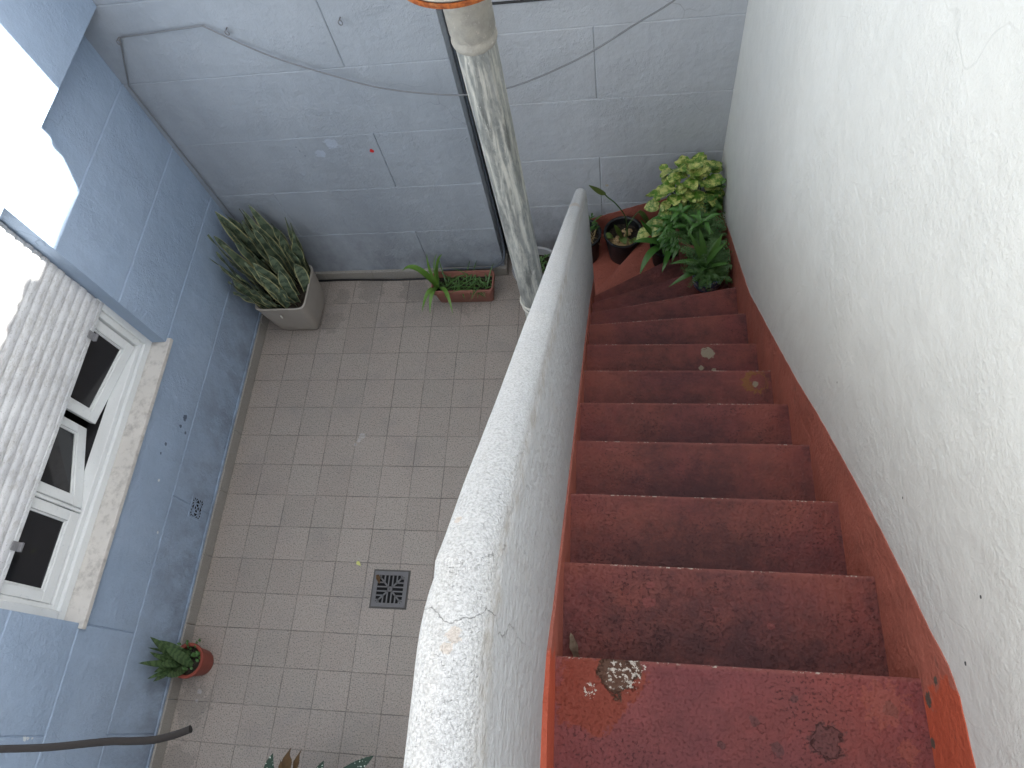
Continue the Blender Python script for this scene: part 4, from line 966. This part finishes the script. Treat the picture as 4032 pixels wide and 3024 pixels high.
for P0, P1, P2, w_ in (((13.7, .0, 2.7), (13.3, -.1, 3.3), (12.75, -.2, 3.25), .11), ((13.7, 0, 2.7), (13.2, -.3, 3.2), (12.95, -1.0, 2.75), .11), ((13.65, .1, 2.7), (13.2, .25, 3.1), (12.95, .4, 3.55), .09), ((13.8, -.2, 2.9), (13.75, -.8, 3.5), (13.55, -1.25, 3.2), .08),
                       ((13.9, -.1, 3.4), (14.4, -.5, 4.1), (14.75, -.9, 3.9), .075), ((13.9, -.3, 3.4), (14.2, -.8, 4.0), (14.3, -1.1, 3.5), .075), ((14.0, -.3, 3.6), (14.0, -.8, 4.0), (13.8, -1.2, 3.6), .075), ((14.0, -.2, 3.8), (14.6, -.2, 4.4), (14.85, -.3, 4.5), .07)):
    m.leaf(P0, P1, P2, w_, seg=12, fold=.25)
m.build('leaves', 'dark_leaf', ll, angle=80); ms.build('stems', 'weed', ll)
# --- terracotta pot with fine foliage
pc = (14.5, -.62)
tp = thing('potted_fern', 'fine dark fern-like plant in a round terracotta pot beside the right wall', 'potted plant', (*pc, 2.8))
pot(tp, pc, 2.8, 4.25, .42, .56, 'terra', 4.0, rim=.05)
def fronds(m, c, z, nf, L0, L1, rad=.3, xmax=15.2, ll=.055):
    for k in range(nf):
        a = rnd.uniform(0, 6.28); L = rnd.uniform(L0, L1); b = V((c[0] + rnd.uniform(-rad, rad), c[1] + rnd.uniform(-rad, rad), z))
        d = V((math.cos(a), math.sin(a), rnd.uniform(.2, 1.0))).normalized() * L
        pts = [b + d * t + V((0, 0, .35 * L * math.sin(t * 2.4))) for t in [i / 9 for i in range(10)]]
        for i, p in enumerate(pts[1:]):
            dd = (pts[i + 1] - pts[i]).normalized(); sd = dd.cross(V((0, 0, 1)))
            if sd.length < .1: sd = V((1, 0, 0))
            sd.normalize(); wl = ll * (1.5 - i / 9)
            for s_ in (-1, 1):
                q = p + sd * s_ * wl + dd * wl * .5
                if p.x < xmax and q.x < xmax: m.leaf(p, (p + q) / 2, q, wl * .3, seg=2)
m = MB(); fronds(m, pc, 4.0, 95, .35, .8, .38, ll=.08); m.build('foliage', 'fern', tp, angle=80)
# --- pot with spiky and fine leaves on the step above
pc = (14.68, -2.0)
bp_ = thing('mixed_plant', 'blue and white pot of fern and pointed leaves, nearest to the straight steps', 'potted plant', (*pc, 3.8))
pot(bp_, pc, 3.8, 4.5, .36, .46, 'bluewhite', 4.32, rim=.03)
m = MB(); fronds(m, pc, 4.3, 120, .35, .75, .38, ll=.08); m.build('fern_fronds', 'fern', bp_, angle=80)
m = MB()
for P1, P2, w_ in (((-.4, .1, .9), (-.95, -.15, .55), .08), ((-.4, -.3, .7), (-.95, -.55, .1), .08), ((-.1, -.2, 1.0), (.45, .1, 1.1), .08), ((.2, .0, .9), (.35, .4, 1.0), .1), ((-.1, .3, 1.0), (-.2, .6, 1.0), .09), ((.1, -.3, .8), (.5, -.35, .8), .08), ((-.2, .1, .9), (-.5, .5, 1.1), .08), ((0, -.2, .7), (-.2, -.5, .7), .08), ((.1, .2, .8), (.3, .55, .6), .1)):
    c = V((pc[0] - .1, pc[1], 4.35)); m.leaf(c, c + V(P1) * .6, c + V(P2), w_, seg=10, fold=.3)
m.build('pointed_leaves', 'mid_leaf', bp_, angle=80)
# --- terracotta pot between them
pc = (14.0, -1.2)
# --- plants at the lower edge of the frame
bg_ = thing('begonia', 'dark begonia with white-dotted leaves at the bottom edge of the yard', 'potted plant', (5.6, -15.2, 0))
pot(bg_, (5.6, -15.2), 0, 1.3, .4, .52, 'black', 1.1)
m = MB()
for P0, P1, P2, w_ in (((5.7, -14.9, 2.0), (6.0, -14.35, 2.5), (6.75, -13.85, 2.5), .24), ((5.4, -15.0, 2.0), (5.35, -14.5, 2.45), (5.45, -14.05, 2.2), .2), ((5.6, -15.2, 2.0), (6.4, -15.0, 2.5), (6.9, -14.9, 2.2), .25), ((5.5, -15.3, 2), (4.9, -15.1, 2.5), (4.6, -14.8, 2.2), .25), ((5.6, -14.8, 1.9), (5.9, -14.4, 2.35), (6.2, -14.15, 2.2), .16)):
    m.leaf(P0, P1, P2, w_, seg=12, prof='heart', fold=.15, wave=.06)
m.build('leaves', 'begonia', bg_, angle=80)
m = MB()
for a in range(5): m.tube([(5.6, -15.2, 1.1), (5.55 + .1 * a, -15.0 + .02 * a, 2.0)], .025, 6)
m.build('stems', 'weed', bg_)
b2 = thing('withered_begonia', 'begonia with one withered brown leaf at the bottom edge, left of the dotted one', 'potted plant', (4.5, -15.0, 0))
pot(b2, (4.5, -15.1), 0, 1.2, .35, .45, 'terra2', 1.0)
m = MB()
m.leaf((4.45, -15.0, 2.0), (4.1, -14.5, 2.4), (4.2, -13.98, 2.3), .2, seg=12, prof='heart', fold=.15); m.leaf((4.6, -15, 2.0), (4.95, -14.6, 2.3), (5.05, -14.28, 2.2), .1, seg=8, prof='heart')
m.leaf((4.3, -15.2, 2), (3.9, -15.0, 2.4), (3.6, -14.8, 2.2), .22, seg=10, prof='heart'); m.build('leaves', 'begonia', b2, angle=80)
m = MB(); m.leaf((4.75, -14.6, 2.1), (4.6, -14.2, 2.5), (4.72, -13.82, 2.5), .12, seg=10, prof='lance', fold=.5, wave=.5); m.leaf((4.78, -14.5, 2.1), (4.85, -14.2, 2.45), (4.98, -13.84, 2.5), .07, seg=8, prof='lance', fold=.6, wave=.5)
m.leaf((4.7, -14.5, 2.1), (4.5, -14.3, 2.3), (4.42, -14.1, 2.3), .1, seg=8, prof='lance', fold=.5, wave=.5); m.build('withered_leaf', 'wither', b2, angle=80)
m = MB(); m.tube([(4.5, -15.1, 1.0), (4.5, -15.0, 2.0), (4.75, -14.6, 2.1)], .025, 6); m.build('stems', 'weed', b2)

for o in bpy.data.objects:
    if '_o' in o: del o['_o']
print('objects', len(bpy.data.objects), 'verts', sum(len(m_.vertices) for m_ in bpy.data.meshes))
